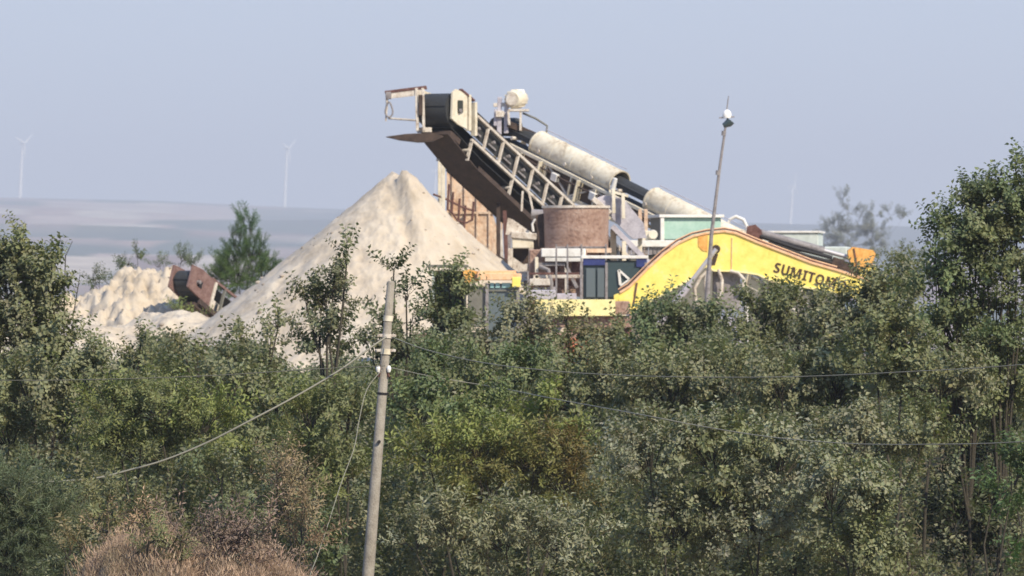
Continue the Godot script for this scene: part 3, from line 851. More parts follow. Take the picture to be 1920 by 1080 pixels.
func main_conveyor():
	var f := Frame.new(P(826, 208, 162), Vector2(0.52, -0.85), deg_to_rad(25.0))
	var root := thing("belt_conveyor", "tall open-truss belt conveyor with dark drum head above the sand pile", "conveyor", Vector3(f.p(9.6, 0, 0).x, 0, f.p(9.6, 0, 0).z))
	var L := 10.2
	var hw := 0.43
	conveyor_head(root, f, 0.86, 0.40, "pale_steel", "rubber")
	# belt: round the drum, back along the truss and below it
	var b := nb(root)
	b.arc(f.p(0, -hw + 0.05, 0), f.p(0, hw - 0.05, 0), f.n, 0.425, -10, 190, 0.022, 18)
	var prof := []
	for s in [[-hw + 0.05, 0.46], [-0.2, 0.30], [0.2, 0.30], [hw - 0.05, 0.46]]: prof.append(s)
	b.st.set_smooth_group(1)
	for i in 3:
		b.quad(f.p(0.5, prof[i][0], prof[i][1]), f.p(L, prof[i][0], prof[i][1] - 0.1), f.p(L, prof[i + 1][0], prof[i + 1][1] - 0.1), f.p(0.5, prof[i + 1][0], prof[i + 1][1]), f.n)
	b.bar(f.p(0.0, 0, 0.435), f.p(0.6, 0, 0.40), 0.76, 0.02, f.n)
	b.bar(f.p(0.05, 0, -0.42), f.p(1.6, 0, -0.53), 0.78, 0.02, f.n)
	b.bar(f.p(1.6, 0, -0.53), f.p(L - 1.5, 0, -0.50), 0.78, 0.02, f.n)
	part(root, "belt", b, mats["rubber"])
	# dark rubber sheets added so the inside of the truss looks shaded
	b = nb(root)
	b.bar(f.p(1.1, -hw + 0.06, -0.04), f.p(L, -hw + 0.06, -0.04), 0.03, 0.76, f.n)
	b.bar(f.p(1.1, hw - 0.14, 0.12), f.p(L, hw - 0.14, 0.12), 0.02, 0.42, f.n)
	part(root, "dark_infill", b, mats["rubber"])
	# side trusses
	for side in [1.0, -1.0]:
		var ww: float = side * hw
		for c in [0.32, -0.32]:
			b = nb(root)
			b.bar(f.p(0.95, ww, c), f.p(L, ww, c), 0.07, 0.075, f.n)
			part(root, "chord", b, mats["pale_steel"])
		for i in 12:
			var t := 1.55 + 0.77 * i
			if t > L: break
			b = nb(root)
			b.bar(f.p(t, ww - 0.004 * side, -0.28), f.p(t, ww - 0.004 * side, 0.28), 0.075, 0.05, f.t)
			part(root, "post", b, mats["pale_steel"])
	for i in 12:
		var t := 1.15 + 0.77 * i
		b = nb(root)
		b.tube([f.p(t + 0.1, hw - 0.12, 0.10), f.p(t + 0.1, hw - 0.04, 0.14)], [0.045, 0.045], 8)
		b.bar(f.p(t - 0.08, hw - 0.09, 0.0), f.p(t + 0.28, hw - 0.09, 0.0), 0.04, 0.05, f.n)
		part(root, "idler", b, mats["grey_steel"])
	for i in 4:
		var t := 1.0 + 2.1 * i
		b = nb(root)
		b.tube([f.p(t, -hw, -0.585), f.p(t, hw, -0.585)], [0.045, 0.045], 8)
		part(root, "return_roller", b, mats["pale_steel"])
		for side in [1.0, -1.0]:
			b = nb(root)
			b.bar(f.p(t, side * (hw - 0.015), -0.36), f.p(t, side * (hw - 0.015), -0.86), 0.09, 0.03, f.t)
			part(root, "hanger", b, mats["pale_steel"])
	# spill pan under the return belt
	b = nb(root)
	b.bar(f.p(-0.08, 0, -0.66), f.p(1.5, 0, -0.86), 0.88, 0.03, f.n)
	b.bar(f.p(1.49, 0, -0.858), f.p(7.4, 0, -0.90), 0.876, 0.03, f.n)
	for side in [1.0, -1.0]:
		b.bar(f.p(1.5, side * 0.455, -0.83), f.p(7.4, side * 0.455, -0.87), 0.025, 0.12, f.n)
	part(root, "spill_pan", b, mats["dark_brown"])
	# head plates
	for side in [1.0, -1.0]:
		b = nb(root)
		var w0: float = side * (hw + 0.06)
		var u := Vector3(f.t.x, 0, f.t.z).normalized()
		var hp := func(a, y): return f.o + f.w * w0 + u * a + Vector3(0, y, 0)
		b.prism([hp.call(-0.26, 0.44), hp.call(-0.30, -0.20), hp.call(0.0, -0.34), hp.call(0.40, -0.44), hp.call(0.40, 0.42), hp.call(-0.1, 0.52)], f.w * 0.05)
		b.bar(hp.call(0.50, -0.48), hp.call(0.50, 0.40), 0.11, 0.10, u)
		b.bar(hp.call(0.76, -0.60), hp.call(0.76, 0.22), 0.13, 0.10, u)
		var pl := part(root, "head_plate", b, mats["cream"])
		b = nb(root)
		b.box(f.o + f.w * side * (hw + 0.10) + u * 0.05 + Vector3(0, 0.10, 0), Vector3(0.20, 0.30, 0.05), Basis(u, Vector3.UP, u.cross(Vector3.UP)))
		part(pl, "bearing_slot", b, mats["dark_green"])
	b = nb(root)
	b.bar(f.p(-0.1, hw + 0.06, 0.52), f.p(0.55, hw + 0.06, 0.54), 0.10, 0.05, f.n)
	part(root, "head_cap", b, mats["maroon"])
	# scraper and chute lip at the discharge
	b = nb(root)
	b.box(f.p(0.28, 0, -0.60), Vector3(0.5, 0.16, 0.86), f.bs())
	part(root, "scraper_box", b, mats["dark_brown"])
	# service platform beside the head
	var q := func(px, py, dz = 0.0): return P(px, py, 162.0) + Vector3(0, 0, dz)
	b = nb(root)
	b.prism([q.call(724, 257), q.call(760, 252), q.call(812, 249), q.call(834, 256), q.call(812, 266), q.call(784, 267), q.call(750, 263)], Vector3(0, 0, 0.9))
	part(root, "platform", b, mats["dark_brown"])
	b = nb(root)
	b.box(q.call(796, 244), Vector3(0.36, 0.12, 0.5))
	part(root, "platform_bracket", b, mats["pale_steel"])
	for dz in [0.36, -0.36]:
		b = nb(root)
		b.bar(q.call(722, 174, dz), q.call(800, 164, dz), 0.05, 0.07)
		var tr := part(root, "top_rail", b, mats["maroon"])
		b = nb(root)
		b.bar(q.call(727, 180, dz), q.call(788, 173, dz), 0.02, 0.12)
		part(tr, "toe_board", b, mats["pale_steel"])
		b = nb(root)
		b.bar(q.call(728, 222, dz), q.call(784, 226, dz), 0.03, 0.03)
		part(root, "mid_rail", b, mats["pale_steel"])
		for px in [783.0, 795.0]:
			b = nb(root)
			b.bar(q.call(px, 246, dz), q.call(px - 2, 166, dz), 0.08, 0.07)
			part(root, "rail_post", b, mats["pale_steel"])
	b = nb(root)
	b.tube([q.call(726, 176, 0.36), q.call(726, 196, 0.36), q.call(724, 228, 0.36)], [0.045, 0.03, 0.022], 6)
	part(root, "rail_end", b, mats["pale_steel"])
	b = nb(root)
	b.box(q.call(729, 180, 0.37), Vector3(0.14, 0.18, 0.1))
	var loop := []
	for k in 15:
		var a := TAU * k / 14.0
		loop.append(q.call(730 + 6.5 * sin(a) * (1.0 - 0.45 * cos(a)), 206 - 14 * cos(a), 0.4))
	b.tube(loop, [0.022], 5, false)
	part(root, "lifting_shackle", b, mats["grey_steel"])
	b = nb(root)
	b.box(q.call(789, 198, 0.3), Vector3(0.10, 0.5, 0.3))
	part(root, "rail_gate", b, mats["dark_brown"])
	# legs from the truss to the ground
	for t in [5.6, 8.6]:
		for side in [1.0, -1.0]:
			b = nb(root)
			var top := f.p(t, side * hw, -0.34)
			b.bar(top, Vector3(top.x, height(top.x, top.z) - 0.05, top.z), 0.12, 0.12, Vector3.RIGHT)
			part(root, "support_leg", b, mats["pale_steel"])

func covered_conveyor():
	var f := Frame.new(P(948, 238, 171), Vector2(0.67, 0.74), deg_to_rad(19.3))
	var root := thing("covered_conveyor", "second belt conveyor under cream half-round hoods with a motor on top", "conveyor", Vector3(f.p(8, 0, 0).x, 0, f.p(8, 0, 0).z))
	var L := 12.0
	var hw := 0.42
	conveyor_head(root, f, 0.8, 0.24, "rubber", "rubber")
	var b := nb(root)
	b.bar(f.p(0, 0, 0.08), f.p(L, 0, 0.04), 0.52, 0.03, f.n)
	b.bar(f.p(0, 0, -0.30), f.p(L, 0, -0.34), 0.56, 0.02, f.n)
	part(root, "belt", b, mats["rubber"])
	b = nb(root)
	b.arc(f.p(0.2, 0, -0.06), f.p(L - 0.5, 0, -0.08), f.n, 0.24, 0, 180, 0.03, 10)
	part(root, "load", b, mats["rubber"])
	for h in [[1.36, 4.55], [5.85, 11.6]]:
		b = nb(root)
		b.arc(f.p(h[0], 0, -0.02), f.p(h[1], 0, -0.02), f.n, 0.345, -34, 214, 0.02, 20)
		b.arc(f.p(h[0], 0, -0.02), f.p(h[0] + 0.05, 0, -0.02), f.n, 0.358, -34, 214, 0.03, 20)
		b.arc(f.p(h[1] - 0.05, 0, -0.02), f.p(h[1], 0, -0.02), f.n, 0.358, -34, 214, 0.03, 20)
		var hd := part(root, "hood", b, mats["dusty"])
		for k in int((h[1] - h[0]) / 0.8):
			b = nb(root)
			b.arc(f.p(h[0] + 0.8 * (k + 1), 0, -0.02), f.p(h[0] + 0.8 * (k + 1) + 0.04, 0, -0.02), f.n, 0.353, -34, 214, 0.02, 16)
			part(hd, "seam_strip", b, mats["cream"])
		b = nb(root)
		b.bar(f.p(h[0], 0.305, -0.22), f.p(h[1], 0.305, -0.22), 0.03, 0.06, f.n)
		part(hd, "hood_rim", b, mats["grey_steel"])
		b = nb(root)
		b.tube([f.p(h[0], -0.1, 0.39), f.p(h[1], -0.1, 0.39)], [0.012], 6)
		part(hd, "ridge_cable", b, mats["lilac_steel"])
	# sides: chords, posts, diagonals
	for side in [1.0, -1.0]:
		for c in [-0.24, -0.80]:
			b = nb(root)
			b.bar(f.p(0.1, side * hw, c), f.p(L, side * hw, c), 0.07, 0.085, f.n)
			part(root, "chord", b, mats["cream"])
		for i in 12:
			var t := 0.3 + 0.98 * i
			b = nb(root)
			b.bar(f.p(t, side * (hw - 0.004), -0.76), f.p(t, side * (hw - 0.004), -0.28), 0.12 if i % 3 == 1 else 0.07, 0.05, f.t)
			part(root, "post", b, mats["cream"])
			if i < 11:
				b = nb(root)
				b.bar(f.p(t + 0.06, side * (hw - 0.01), -0.75 if i % 2 else -0.29), f.p(t + 0.92, side * (hw - 0.01), -0.29 if i % 2 else -0.75), 0.05, 0.04, f.n)
				part(root, "diagonal", b, mats["pale_steel"])
	for i in 9:
		var t := 0.7 + 1.05 * i
		b = nb(root)
		b.tube([f.p(t, -hw + 0.05, -0.08), f.p(t, hw - 0.05, -0.08)], [0.05], 8)
		part(root, "idler", b, mats["pale_steel"])
	b = nb(root)
	b.bar(f.p(0.9, hw - 0.09, -0.54), f.p(6.2, hw - 0.09, -0.54), 0.03, 0.46, f.n)
	part(root, "inner_panel", b, mats["dark_brown"])
	for t in [2.1, 3.6, 5.0]:
		b = nb(root)
		b.bar(f.p(t, hw + 0.01, -0.80), f.p(t, hw + 0.01, -0.24), 0.30, 0.03, f.t)
		part(root, "gusset_plate", b, mats["cream"])
	for t in [2.7, 4.2, 5.7, 6.8]:
		b = nb(root)
		b.box(f.p(t, hw + 0.05, -0.46), Vector3(0.22, 0.2, 0.14), f.bs())
		part(root, "junction_box", b, mats["white"])
	b = nb(root)
	b.tube([f.p(0.6, hw + 0.05, -0.34), f.p(3.0, hw + 0.07, -0.42), f.p(6.0, hw + 0.06, -0.36), f.p(9.0, hw + 0.07, -0.44)], [0.025], 6)
	part(root, "conduit", b, mats["dark_brown"])
	# end rollers where the belt shows between the hoods
	b = nb(root)
	b.tube([f.p(4.75, 0.40, -0.1), f.p(4.75, 0.40, 0.20)], [0.07, 0.06], 8)
	part(root, "guide_roller", b, mats["white"])
	# drive: motor on its bracket and light frame behind
	var q := func(px, py, dz = 0.0): return P(px, py, 170.5) + Vector3(0, 0, dz)
	b = nb(root)
	b.bar(q.call(953, 207), q.call(992, 207), 0.5, 0.06)
	b.bar(q.call(955, 235, 0.2), q.call(953, 208, 0.2), 0.09, 0.06)
	b.bar(q.call(976, 246, 0.2), q.call(976, 210, 0.2), 0.06, 0.06)
	b.bar(q.call(955, 235, -0.2), q.call(953, 208, -0.2), 0.09, 0.06)
	part(root, "motor_bracket", b, mats["pale_steel"])
	b = nb(root)
	var m0: Vector3 = q.call(960, 187, 0.22)
	var m1: Vector3 = q.call(979, 184, -0.34)
	b.tube([m0, m0.lerp(m1, 0.08), m0.lerp(m1, 0.75), m1], [0.19, 0.23, 0.23, 0.17], 20)
	for k in 14:
		var a := TAU * k / 14.0
		var rad := Vector3(cos(a), sin(a), 0)
		b.bar(m0.lerp(m1, 0.12) + rad * 0.235, m0.lerp(m1, 0.7) + rad * 0.235, 0.015, 0.03, rad)
	var mo := part(root, "motor", b, mats["cream"])
	b = nb(root)
	b.tube([m0 + Vector3(-0.005, 0, 0.03), m0], [0.15, 0.17], 18)
	part(mo, "fan_cowl", b, mats["pale_steel"])
	b = nb(root)
	b.box(q.call(976, 172, -0.1), Vector3(0.2, 0.12, 0.2))
	part(mo, "terminal_box", b, mats["white_gloss"])
	for k in [[936.0, 252.0, 182.0, 0.10], [949.0, 250.0, 190.0, 0.16], [930.0, 236.0, 205.0, 0.07]]:
		b = nb(root)
		b.bar(q.call(k[0], k[1]), q.call(k[0] + 1, k[2]), k[3], 0.12)
		part(root, "drive_post", b, mats["lilac_steel"])
	b = nb(root)
	b.bar(q.call(925, 197), q.call(952, 196), 0.08, 0.10)
	b.box(q.call(937, 214), Vector3(0.22, 0.16, 0.3))
	part(root, "gearbox", b, mats["pale_steel"])
	b = nb(root)
	b.tube([q.call(980, 212), q.call(1004, 222), q.call(1026, 236), q.call(1024, 254)], [0.03], 6)
	part(root, "handrail", b, mats["olive_grey"])
	b = nb(root)
	b.bar(q.call(952, 232), q.call(1012, 258), 0.3, 0.16)
	part(root, "walk_plank", b, mats["dark_brown"])
	for t in [3.4, 7.6]:
		for side in [1.0, -1.0]:
			b = nb(root)
			var top := f.p(t, side * hw, -0.76)
			b.bar(top, Vector3(top.x, height(top.x, top.z) - 0.05, top.z), 0.14, 0.14, Vector3.RIGHT)
			part(root, "support_leg", b, mats["cream"])

func rusty_conveyor():
	var f := Frame.new(P(351, 529, 170), Vector2(0.52, -0.85), deg_to_rad(25.0))
	var root := thing("small_conveyor", "rusty short conveyor head half sunk in the low sand heap", "conveyor", Vector3(f.p(2.4, 0, 0).x, height(f.p(2.4, 0, 0).x, -171), f.p(2.4, 0, 0).z))
	conveyor_head(root, f, 0.5, 0.27, "maroon", "rubber")
	var b := nb(root)
	b.arc(f.p(0, -0.22, 0), f.p(0, 0.22, 0), f.n, 0.295, -10, 190, 0.02, 16)
	b.bar(f.p(0, 0, -0.28), f.p(3.4, 0, -0.30), 0.44, 0.02, f.n)
	b.bar(f.p(0, 0, 0.28), f.p(3.4, 0, 0.2), 0.44, 0.02, f.n)
	part(root, "belt", b, mats["rubber"])
	for side in [1.0, -1.0]:
		var w0: float = side * 0.29
		b = nb(root)
		b.prism([f.p(-0.36, w0, 0.32), f.p(-0.34, w0, -0.28), f.p(0.72, w0, -0.36), f.p(0.72, w0, 0.36), f.p(0.1, w0, 0.40)], f.w * 0.05)
		var pl := part(root, "head_plate", b, mats["rust_dark"])
		b = nb(root)
		b.box(f.p(0.12, side * 0.318, 0.0), Vector3(0.2, 0.17, 0.03), f.bs())
		part(pl, "bearing_slot", b, mats["black"])
		b = nb(root)
		b.bar(f.p(0.80, w0, -0.36), f.p(0.80, w0, 0.36), 0.09, 0.09, f.t)
		part(pl, "edge_strip", b, mats["pale_steel"])
		b = nb(root)
		b.bar(f.p(0.6, w0, 0.38), f.p(3.6, w0, 0.44), 0.05, 0.07, f.n)
		part(root, "chord", b, mats["rust_dark"])
		b = nb(root)
		b.bar(f.p(0.3, w0, -0.40), f.p(3.4, w0, -0.42), 0.08, 0.14, f.n)
		part(root, "chord", b, mats["dark_brown"])
		for i in 4:
			var t := 1.25 + 0.6 * i
			b = nb(root)
			b.bar(f.p(t, w0, -0.34), f.p(t, w0, 0.36), 0.08, 0.05, f.t)
			part(root, "post", b, mats["olive_grey"])
	b = nb(root)
	b.bar(f.p(0.2, 0, -0.52), f.p(2.6, 0, -0.52), 0.5, 0.12, f.n)
	part(root, "spill_pan", b, mats["dark_brown"])
	for side in [0.24, -0.24]:
		b = nb(root)
		var top := f.p(1.7, side, -0.5)
		b.bar(top, Vector3(top.x, height(top.x, top.z) - 0.1, top.z), 0.09, 0.09, Vector3.RIGHT)
		part(root, "support_leg", b, mats["dark_brown"])

func excavator():
	var D := 150.0
	var q := func(px, py, dz = 0.0): return P(px, py, D) + Vector3(0, 0, dz)
	var c := P(1110, 600, D)
	var root := thing("excavator", "yellow excavator with a long bent boom lettered SUMITOMO", "excavator", Vector3(c.x, height(c.x, -151.2), -151.2))
	# boom
	var top := [[1151, 553], [1162, 549], [1180, 538], [1198, 520], [1217, 501], [1243, 477], [1272, 456], [1300, 443], [1328, 437], [1358, 434], [1380, 438], [1420, 455], [1470, 474], [1520, 493], [1569, 507], [1640, 530], [1662, 546]]
	var bot := [[1660, 562], [1620, 563], [1550, 545], [1509, 538], [1467, 531], [1441, 524], [1420, 514], [1380, 508], [1339, 507], [1322, 499], [1308, 512], [1284, 529], [1250, 548], [1222, 562], [1198, 576], [1186, 587], [1164, 590], [1152, 577]]
	var poly := []
	for a in top: poly.append(q.call(a[0], a[1]))
	for a in bot: poly.append(q.call(a[0], a[1]))
	var b := nb(root)
	b.prism(poly, Vector3(0, 0, 0.46))
	var boom := part(root, "boom", b, mats["yellow"])
	b = nb(root)
	for i in range(1, top.size() - 1):
		b.bar(q.call(top[i][0], top[i][1] - 0.5), q.call(top[i + 1][0], top[i + 1][1] - 0.5), 0.54, 0.05)
	part(boom, "top_plate", b, mats["peach"])
	b = nb(root)
	for i in range(1, bot.size() - 3):
		b.bar(q.call(bot[i][0], bot[i][1] + 0.5), q.call(bot[i + 1][0], bot[i + 1][1] + 0.5), 0.54, 0.04)
	part(boom, "bottom_plate", b, mats["pale_yellow"])
	for z in [0.17, 0.24]:
		b = nb(root)
		var line := []
		for i in range(1, top.size() - 2):
			line.append(q.call(top[i][0] - 3 + (3 if i > 8 else 0), top[i][1] - 6.5 + (2 if z > 0.2 else 0), z))
		b.tube(line, [0.019], 6)
		part(boom, "hydraulic_pipe", b, mats["maroon" if z > 0.2 else "peach"])
	b = nb(root)
	b.prism([q.call(1308, 441, 0.236), q.call(1327, 438, 0.236), q.call(1326, 472, 0.236), q.call(1316, 470, 0.236), q.call(1309, 462, 0.236)], Vector3(0, 0, 0.02))
	part(boom, "doubler_plate", b, mats["orange"])
	b = nb(root)
	b.tube([q.call(1342, 467, 0.20), q.call(1342, 467, 0.29)], [0.095], 20)
	part(boom, "pin_boss", b, mats["dark_brown"])
	b = nb(root)
	b.prism([q.call(1338, 476, 0.236), q.call(1346, 477, 0.236), q.call(1340, 497, 0.236), q.call(1332, 498, 0.236)], Vector3(0, 0, 0.012))
	part(boom, "dark_streak", b, mats["dark_brown"])  # dark streak running down from the pin boss
	b = nb(root)
	b.bar(q.call(1194, 530, 0.245), q.call(1187, 572, 0.245), 0.03, 0.04)
	part(boom, "weld_seam", b, mats["maroon"])
	b = nb(root)
	b.bar(q.call(1372, 446, 0.24), q.call(1371, 505, 0.24), 0.02, 0.02)
	part(boom, "weld_seam", b, mats["peach"])
	b = nb(root)
	b.prism([q.call(1160, 560, 0.238), q.call(1182, 548, 0.238), q.call(1190, 560, 0.238), q.call(1180, 577, 0.238), q.call(1163, 580, 0.238)], Vector3(0, 0, 0.02))
	part(boom, "doubler_plate", b, mats["yellow"])
	b = nb(root)
	b.tube([q.call(1168, 570, 0.22), q.call(1168, 570, 0.30)], [0.07], 16)
	part(boom, "pin_boss", b, mats["dark_brown"])
	var tm := TextMesh.new()
	var sf := SystemFont.new()
	sf.font_names = PackedStringArray(["Droid Sans"])
	sf.font_weight = 700
	tm.font = sf
	tm.text = "SUMITOMO"
	tm.font_size = 48
	tm.pixel_size = 0.31 / 48.0
	tm.depth = 0.012
	tm.horizontal_alignment = HORIZONTAL_ALIGNMENT_LEFT
	var le := MeshInstance3D.new()
	le.name = "lettering"
	le.mesh = tm
	le.material_override = mats["letter"]
	boom.add_child(le, true)
	le.position = q.call(1450, 501, 0.238) - root.position
	le.rotation.z = -deg_to_rad(15.2)
	# stick cylinder on top of the boom
	b = nb(root)
	b.prism([q.call(1398, 446), q.call(1401, 424), q.call(1416, 421), q.call(1428, 432), q.call(1430, 456)], Vector3(0, 0, 0.22))
	part(root, "cylinder_bracket", b, mats["maroon"])
	b = nb(root)
	var s0: Vector3 = q.call(1412, 433)
	var s1: Vector3 = q.call(1545, 470)
	b.tube([s0, s0.lerp(s1, 0.03), s1], [0.06, 0.085, 0.085], 16)
	var cyl := part(root, "stick_cylinder", b, mats["grey_steel"])
	b = nb(root)
	b.tube([s1, q.call(1598, 484)], [0.05], 12)
	part(cyl, "piston_rod", b, mats["chrome"])
	for k in [[1425.0, 443.0, 1560.0, 483.0], [1440.0, 455.0, 1580.0, 498.0]]:
		b = nb(root)
		b.tube([q.call(k[0], k[1], 0.1), q.call((k[0] + k[2]) * 0.5, (k[1] + k[3]) * 0.5 + 3, 0.12), q.call(k[2], k[3], 0.1)], [0.045], 8)
		part(root, "hose", b, mats["black"])
	b = nb(root)
	b.bar(q.call(1560, 489, 0.0), q.call(1620, 512, 0.0), 0.3, 0.2)
	part(root, "stick_knuckle", b, mats["dark_brown"])
	# head of the stick
	b = nb(root)
	b.prism([q.call(1589, 470), q.call(1598, 463), q.call(1636, 469), q.call(1641, 476), q.call(1634, 499), q.call(1612, 505), q.call(1601, 500), q.call(1590, 485)], Vector3(0, 0, 0.42))
	var sh := part(root, "stick_head", b, mats["orange"])
	b = nb(root)
	b.bar(q.call(1600, 466, 0.22), q.call(1606, 499, 0.22), 0.035, 0.03)
	part(sh, "weld_seam", b, mats["maroon"])
	b = nb(root)
	b.prism([q.call(1608, 500), q.call(1640, 496), q.call(1668, 640), q.call(1650, 645)], Vector3(0, 0, 0.34))
	part(root, "stick", b, mats["yellow"])
	# boom cylinders and hoses under the knuckle
	for z in [0.36, -0.36]:
		b = nb(root)
		b.tube([q.call(1342, 467, z), q.call(1290, 535, z)], [0.05], 12)
		var bc := part(root, "boom_cylinder", b, mats["chrome"])
		b = nb(root)
		b.tube([q.call(1292, 533, z), q.call(1218, 628, z)], [0.085], 14)
		part(bc, "barrel", b, mats["lilac_steel"])
	for h in [[[1332, 502], [1313, 520], [1302, 540], [1304, 566], [1318, 585]], [[1346, 505], [1353, 525], [1352, 548], [1342, 570], [1332, 590]], [[1368, 508], [1384, 512], [1394, 524], [1392, 540]], [[1326, 505], [1321, 530], [1326, 560], [1330, 590]]]:
		b = nb(root)
		var line := []
		for k in h: line.append(q.call(k[0], k[1], 0.24))
		b.tube(line, [0.042], 8)
		part(root, "hose", b, mats["pale_steel"])
	b = nb(root)
	b.box(q.call(1362, 545, -0.1), Vector3(0.62, 0.85, 0.3))
	part(root, "valve_block", b, mats["grey_steel"])
	# house
	b = nb(root)
	b.box(P(1078, 577, 148.9) + Vector3(0, 0, -0.03), Vector3(1.80, 0.37, 0.06))
	part(root, "side_skirt", b, mats["pale_yellow"])
	b = nb(root)
	b.box(P(1035, 577, 148.86), Vector3(0.012, 0.3, 0.02))
	part(root, "panel_gap", b, mats["maroon"])
	b = nb(root)
	b.box(P(1092, 577, 150.1), Vector3(2.1, 0.30, 2.2))
	b.box(P(1092, 603, 150.1), Vector3(2.2, 0.26, 2.0))
	part(root, "frame", b, mats["rust"])
	b = nb(root)
	b.box(P(1014, 553, 149.9), Vector3(0.66, 0.22, 1.7))
	b.box(P(1062, 556, 150.2), Vector3(0.44, 0.14, 1.2))
	part(root, "engine_hood", b, mats["lilac_steel"])
	# cab
	var cb := [1090.0, 1212.0, 486.0, 566.0]
	b = nb(root)
	b.box(P(1151, 526, 151.2), Vector3(1.40, 0.90, 0.92))
	var cab := part(root, "cab", b, mats["glass_dark"], "dark glazed operator's cab with a blue band")
	b = nb(root)
	b.box(P(1152, 482, 151.2), Vector3(1.52, 0.07, 1.1))
	part(cab, "cab_roof", b, mats["white"])
	b = nb(root)
	b.box(P(1114, 491, 150.70), Vector3(0.50, 0.15, 0.04))
	part(cab, "blue_band", b, mats["blue"])
	b = nb(root)
	b.box(P(1203, 493, 150.70), Vector3(0.24, 0.19, 0.04))
	part(cab, "blue_band", b, mats["blue"])
	for px in [1090.0, 1137.0, 1211.0]:
		b = nb(root)
		b.box(P(px, 528, 150.70), Vector3(0.06, 0.86, 0.05))
		part(cab, "cab_pillar", b, mats["grey_steel"])
	for w in [[1099.0, 1116.0], [1120.0, 1133.0]]:
		b = nb(root)
		b.box(P((w[0] + w[1]) * 0.5, 530, 150.71), Vector3((w[1] - w[0]) * 0.012, 0.66, 0.03))
		part(cab, "pane", b, mats["glass_blue"])
	b = nb(root)
	b.box(P(1168, 530, 150.71), Vector3(0.72, 0.66, 0.02))
	part(cab, "pane", b, mats["glass_dark"])
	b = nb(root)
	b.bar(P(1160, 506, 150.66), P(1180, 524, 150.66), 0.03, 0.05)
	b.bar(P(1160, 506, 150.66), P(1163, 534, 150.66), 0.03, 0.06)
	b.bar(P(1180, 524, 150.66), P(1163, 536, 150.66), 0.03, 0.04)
	part(cab, "painted_reflection", b, mats["white"])  # white bars painted in as the reflection on the cab window
	# tracks
	for z in [-149.2, -151.4]:
		b = nb(root)
		var gy := height(c.x, -151.2)
		var tp := []
		for k in 9:
			var a := PI * 0.5 + PI * k / 8.0
			tp.append(Vector3(c.x - 1.3 + cos(a) * 0.45, gy + 0.45 + sin(a) * 0.45, z))
		for k in 9:
			var a := -PI * 0.5 + PI * k / 8.0
			tp.append(Vector3(c.x + 1.9 + cos(a) * 0.45, gy + 0.45 + sin(a) * 0.45, z))
		b.prism(tp, Vector3(0, 0, 0.6))
		part(root, "track", b, mats["dark_brown"])
	b = nb(root)
	b.tube([Vector3(c.x + 0.3, 0.7, -150.2), Vector3(c.x + 0.3, 1.4, -150.2)], [0.6], 18)
	part(root, "slew_ring", b, mats["maroon"])

func loader():
	var D := 147.0
	var q := func(px, py, dz = 0.0): return P(px, py, D) + Vector3(0, 0, dz)
	var c := P(930, 600, D)
	var root := thing("wheel_loader", "wheel loader with peach-orange cab roof and blue-grey windows behind bushes", "loader", Vector3(c.x, height(c.x, -148), -148))
	var b := nb(root)
	b.box(q.call(936, 519, -0.55), Vector3(0.98, 0.15, 1.3))
	b.box(q.call(932, 511, -0.55), Vector3(0.84, 0.09, 1.1))
	part(root, "cab_roof", b, mats["peach"])
	b = nb(root)
	b.box(q.call(968, 529, 0.08), Vector3(0.19, 0.22, 0.12))
	part(root, "work_light", b, mats["yellow"])
	b = nb(root)
	b.box(q.call(941, 585, -0.6), Vector3(0.74, 1.26, 1.06))
	var cab := part(root, "cab", b, mats["glass_blue"])
	for w in [[919.0, 926.0], [929.0, 937.0], [941.0, 957.0]]:
		b = nb(root)
		b.box(q.call((w[0] + w[1]) * 0.5, 535, -0.055), Vector3((w[1] - w[0]) * 0.0118, 0.11, 0.03))
		part(cab, "pane", b, mats["glass_sky_reflection"])
	for px in [913.0, 971.0]:
		b = nb(root)
		b.box(q.call(px, 582, -0.05), Vector3(0.07, 1.2, 0.08))
		part(cab, "cab_pillar", b, mats["grey_steel"])
	b = nb(root)
	b.box(q.call(940, 545, -0.05), Vector3(0.66, 0.03, 0.05))
	part(cab, "window_bar", b, mats["olive_grey"])
	b = nb(root)
	b.prism([q.call(868, 508, -0.3), q.call(880, 505, -0.3), q.call(907, 512, -0.3), q.call(906, 524, -0.3), q.call(880, 532, -0.3), q.call(872, 530, -0.3)], Vector3(0, 0, 0.5))
	part(root, "lift_arm", b, mats["orange"])
	b = nb(root)
	b.box(q.call(898, 519, 0.0), Vector3(0.20, 0.12, 0.14))
	part(root, "arm_pin", b, mats["maroon"])
	b = nb(root)
	b.box(q.call(985, 535, 0.02), Vector3(0.08, 0.22, 0.2))
	part(root, "mirror", b, mats["black"])
	b = nb(root)
	b.box(q.call(895, 575, -0.35), Vector3(0.42, 0.9, 0.5))
	part(root, "radiator_cover", b, mats["olive_grey"])
	b = nb(root)
	b.box(Vector3(c.x, 0.95, -148), Vector3(3.6, 0.7, 1.3))
	part(root, "chassis", b, mats["rust"])
	for x in [-1.15, 1.15]:
		for z in [-147.1, -148.9]:
			b = nb(root)
			b.tube([Vector3(c.x + x, 0.62, z - 0.22), Vector3(c.x + x, 0.62, z - 0.16), Vector3(c.x + x, 0.62, z + 0.16), Vector3(c.x + x, 0.62, z + 0.22)], [0.52, 0.64, 0.64, 0.52], 24)
			var wl := part(root, "wheel", b, mats["rubber"])
			b = nb(root)
			b.tube([Vector3(c.x + x, 0.62, z - 0.24), Vector3(c.x + x, 0.62, z + 0.24)], [0.3], 16)
			part(wl, "rim", b, mats["olive_grey"])

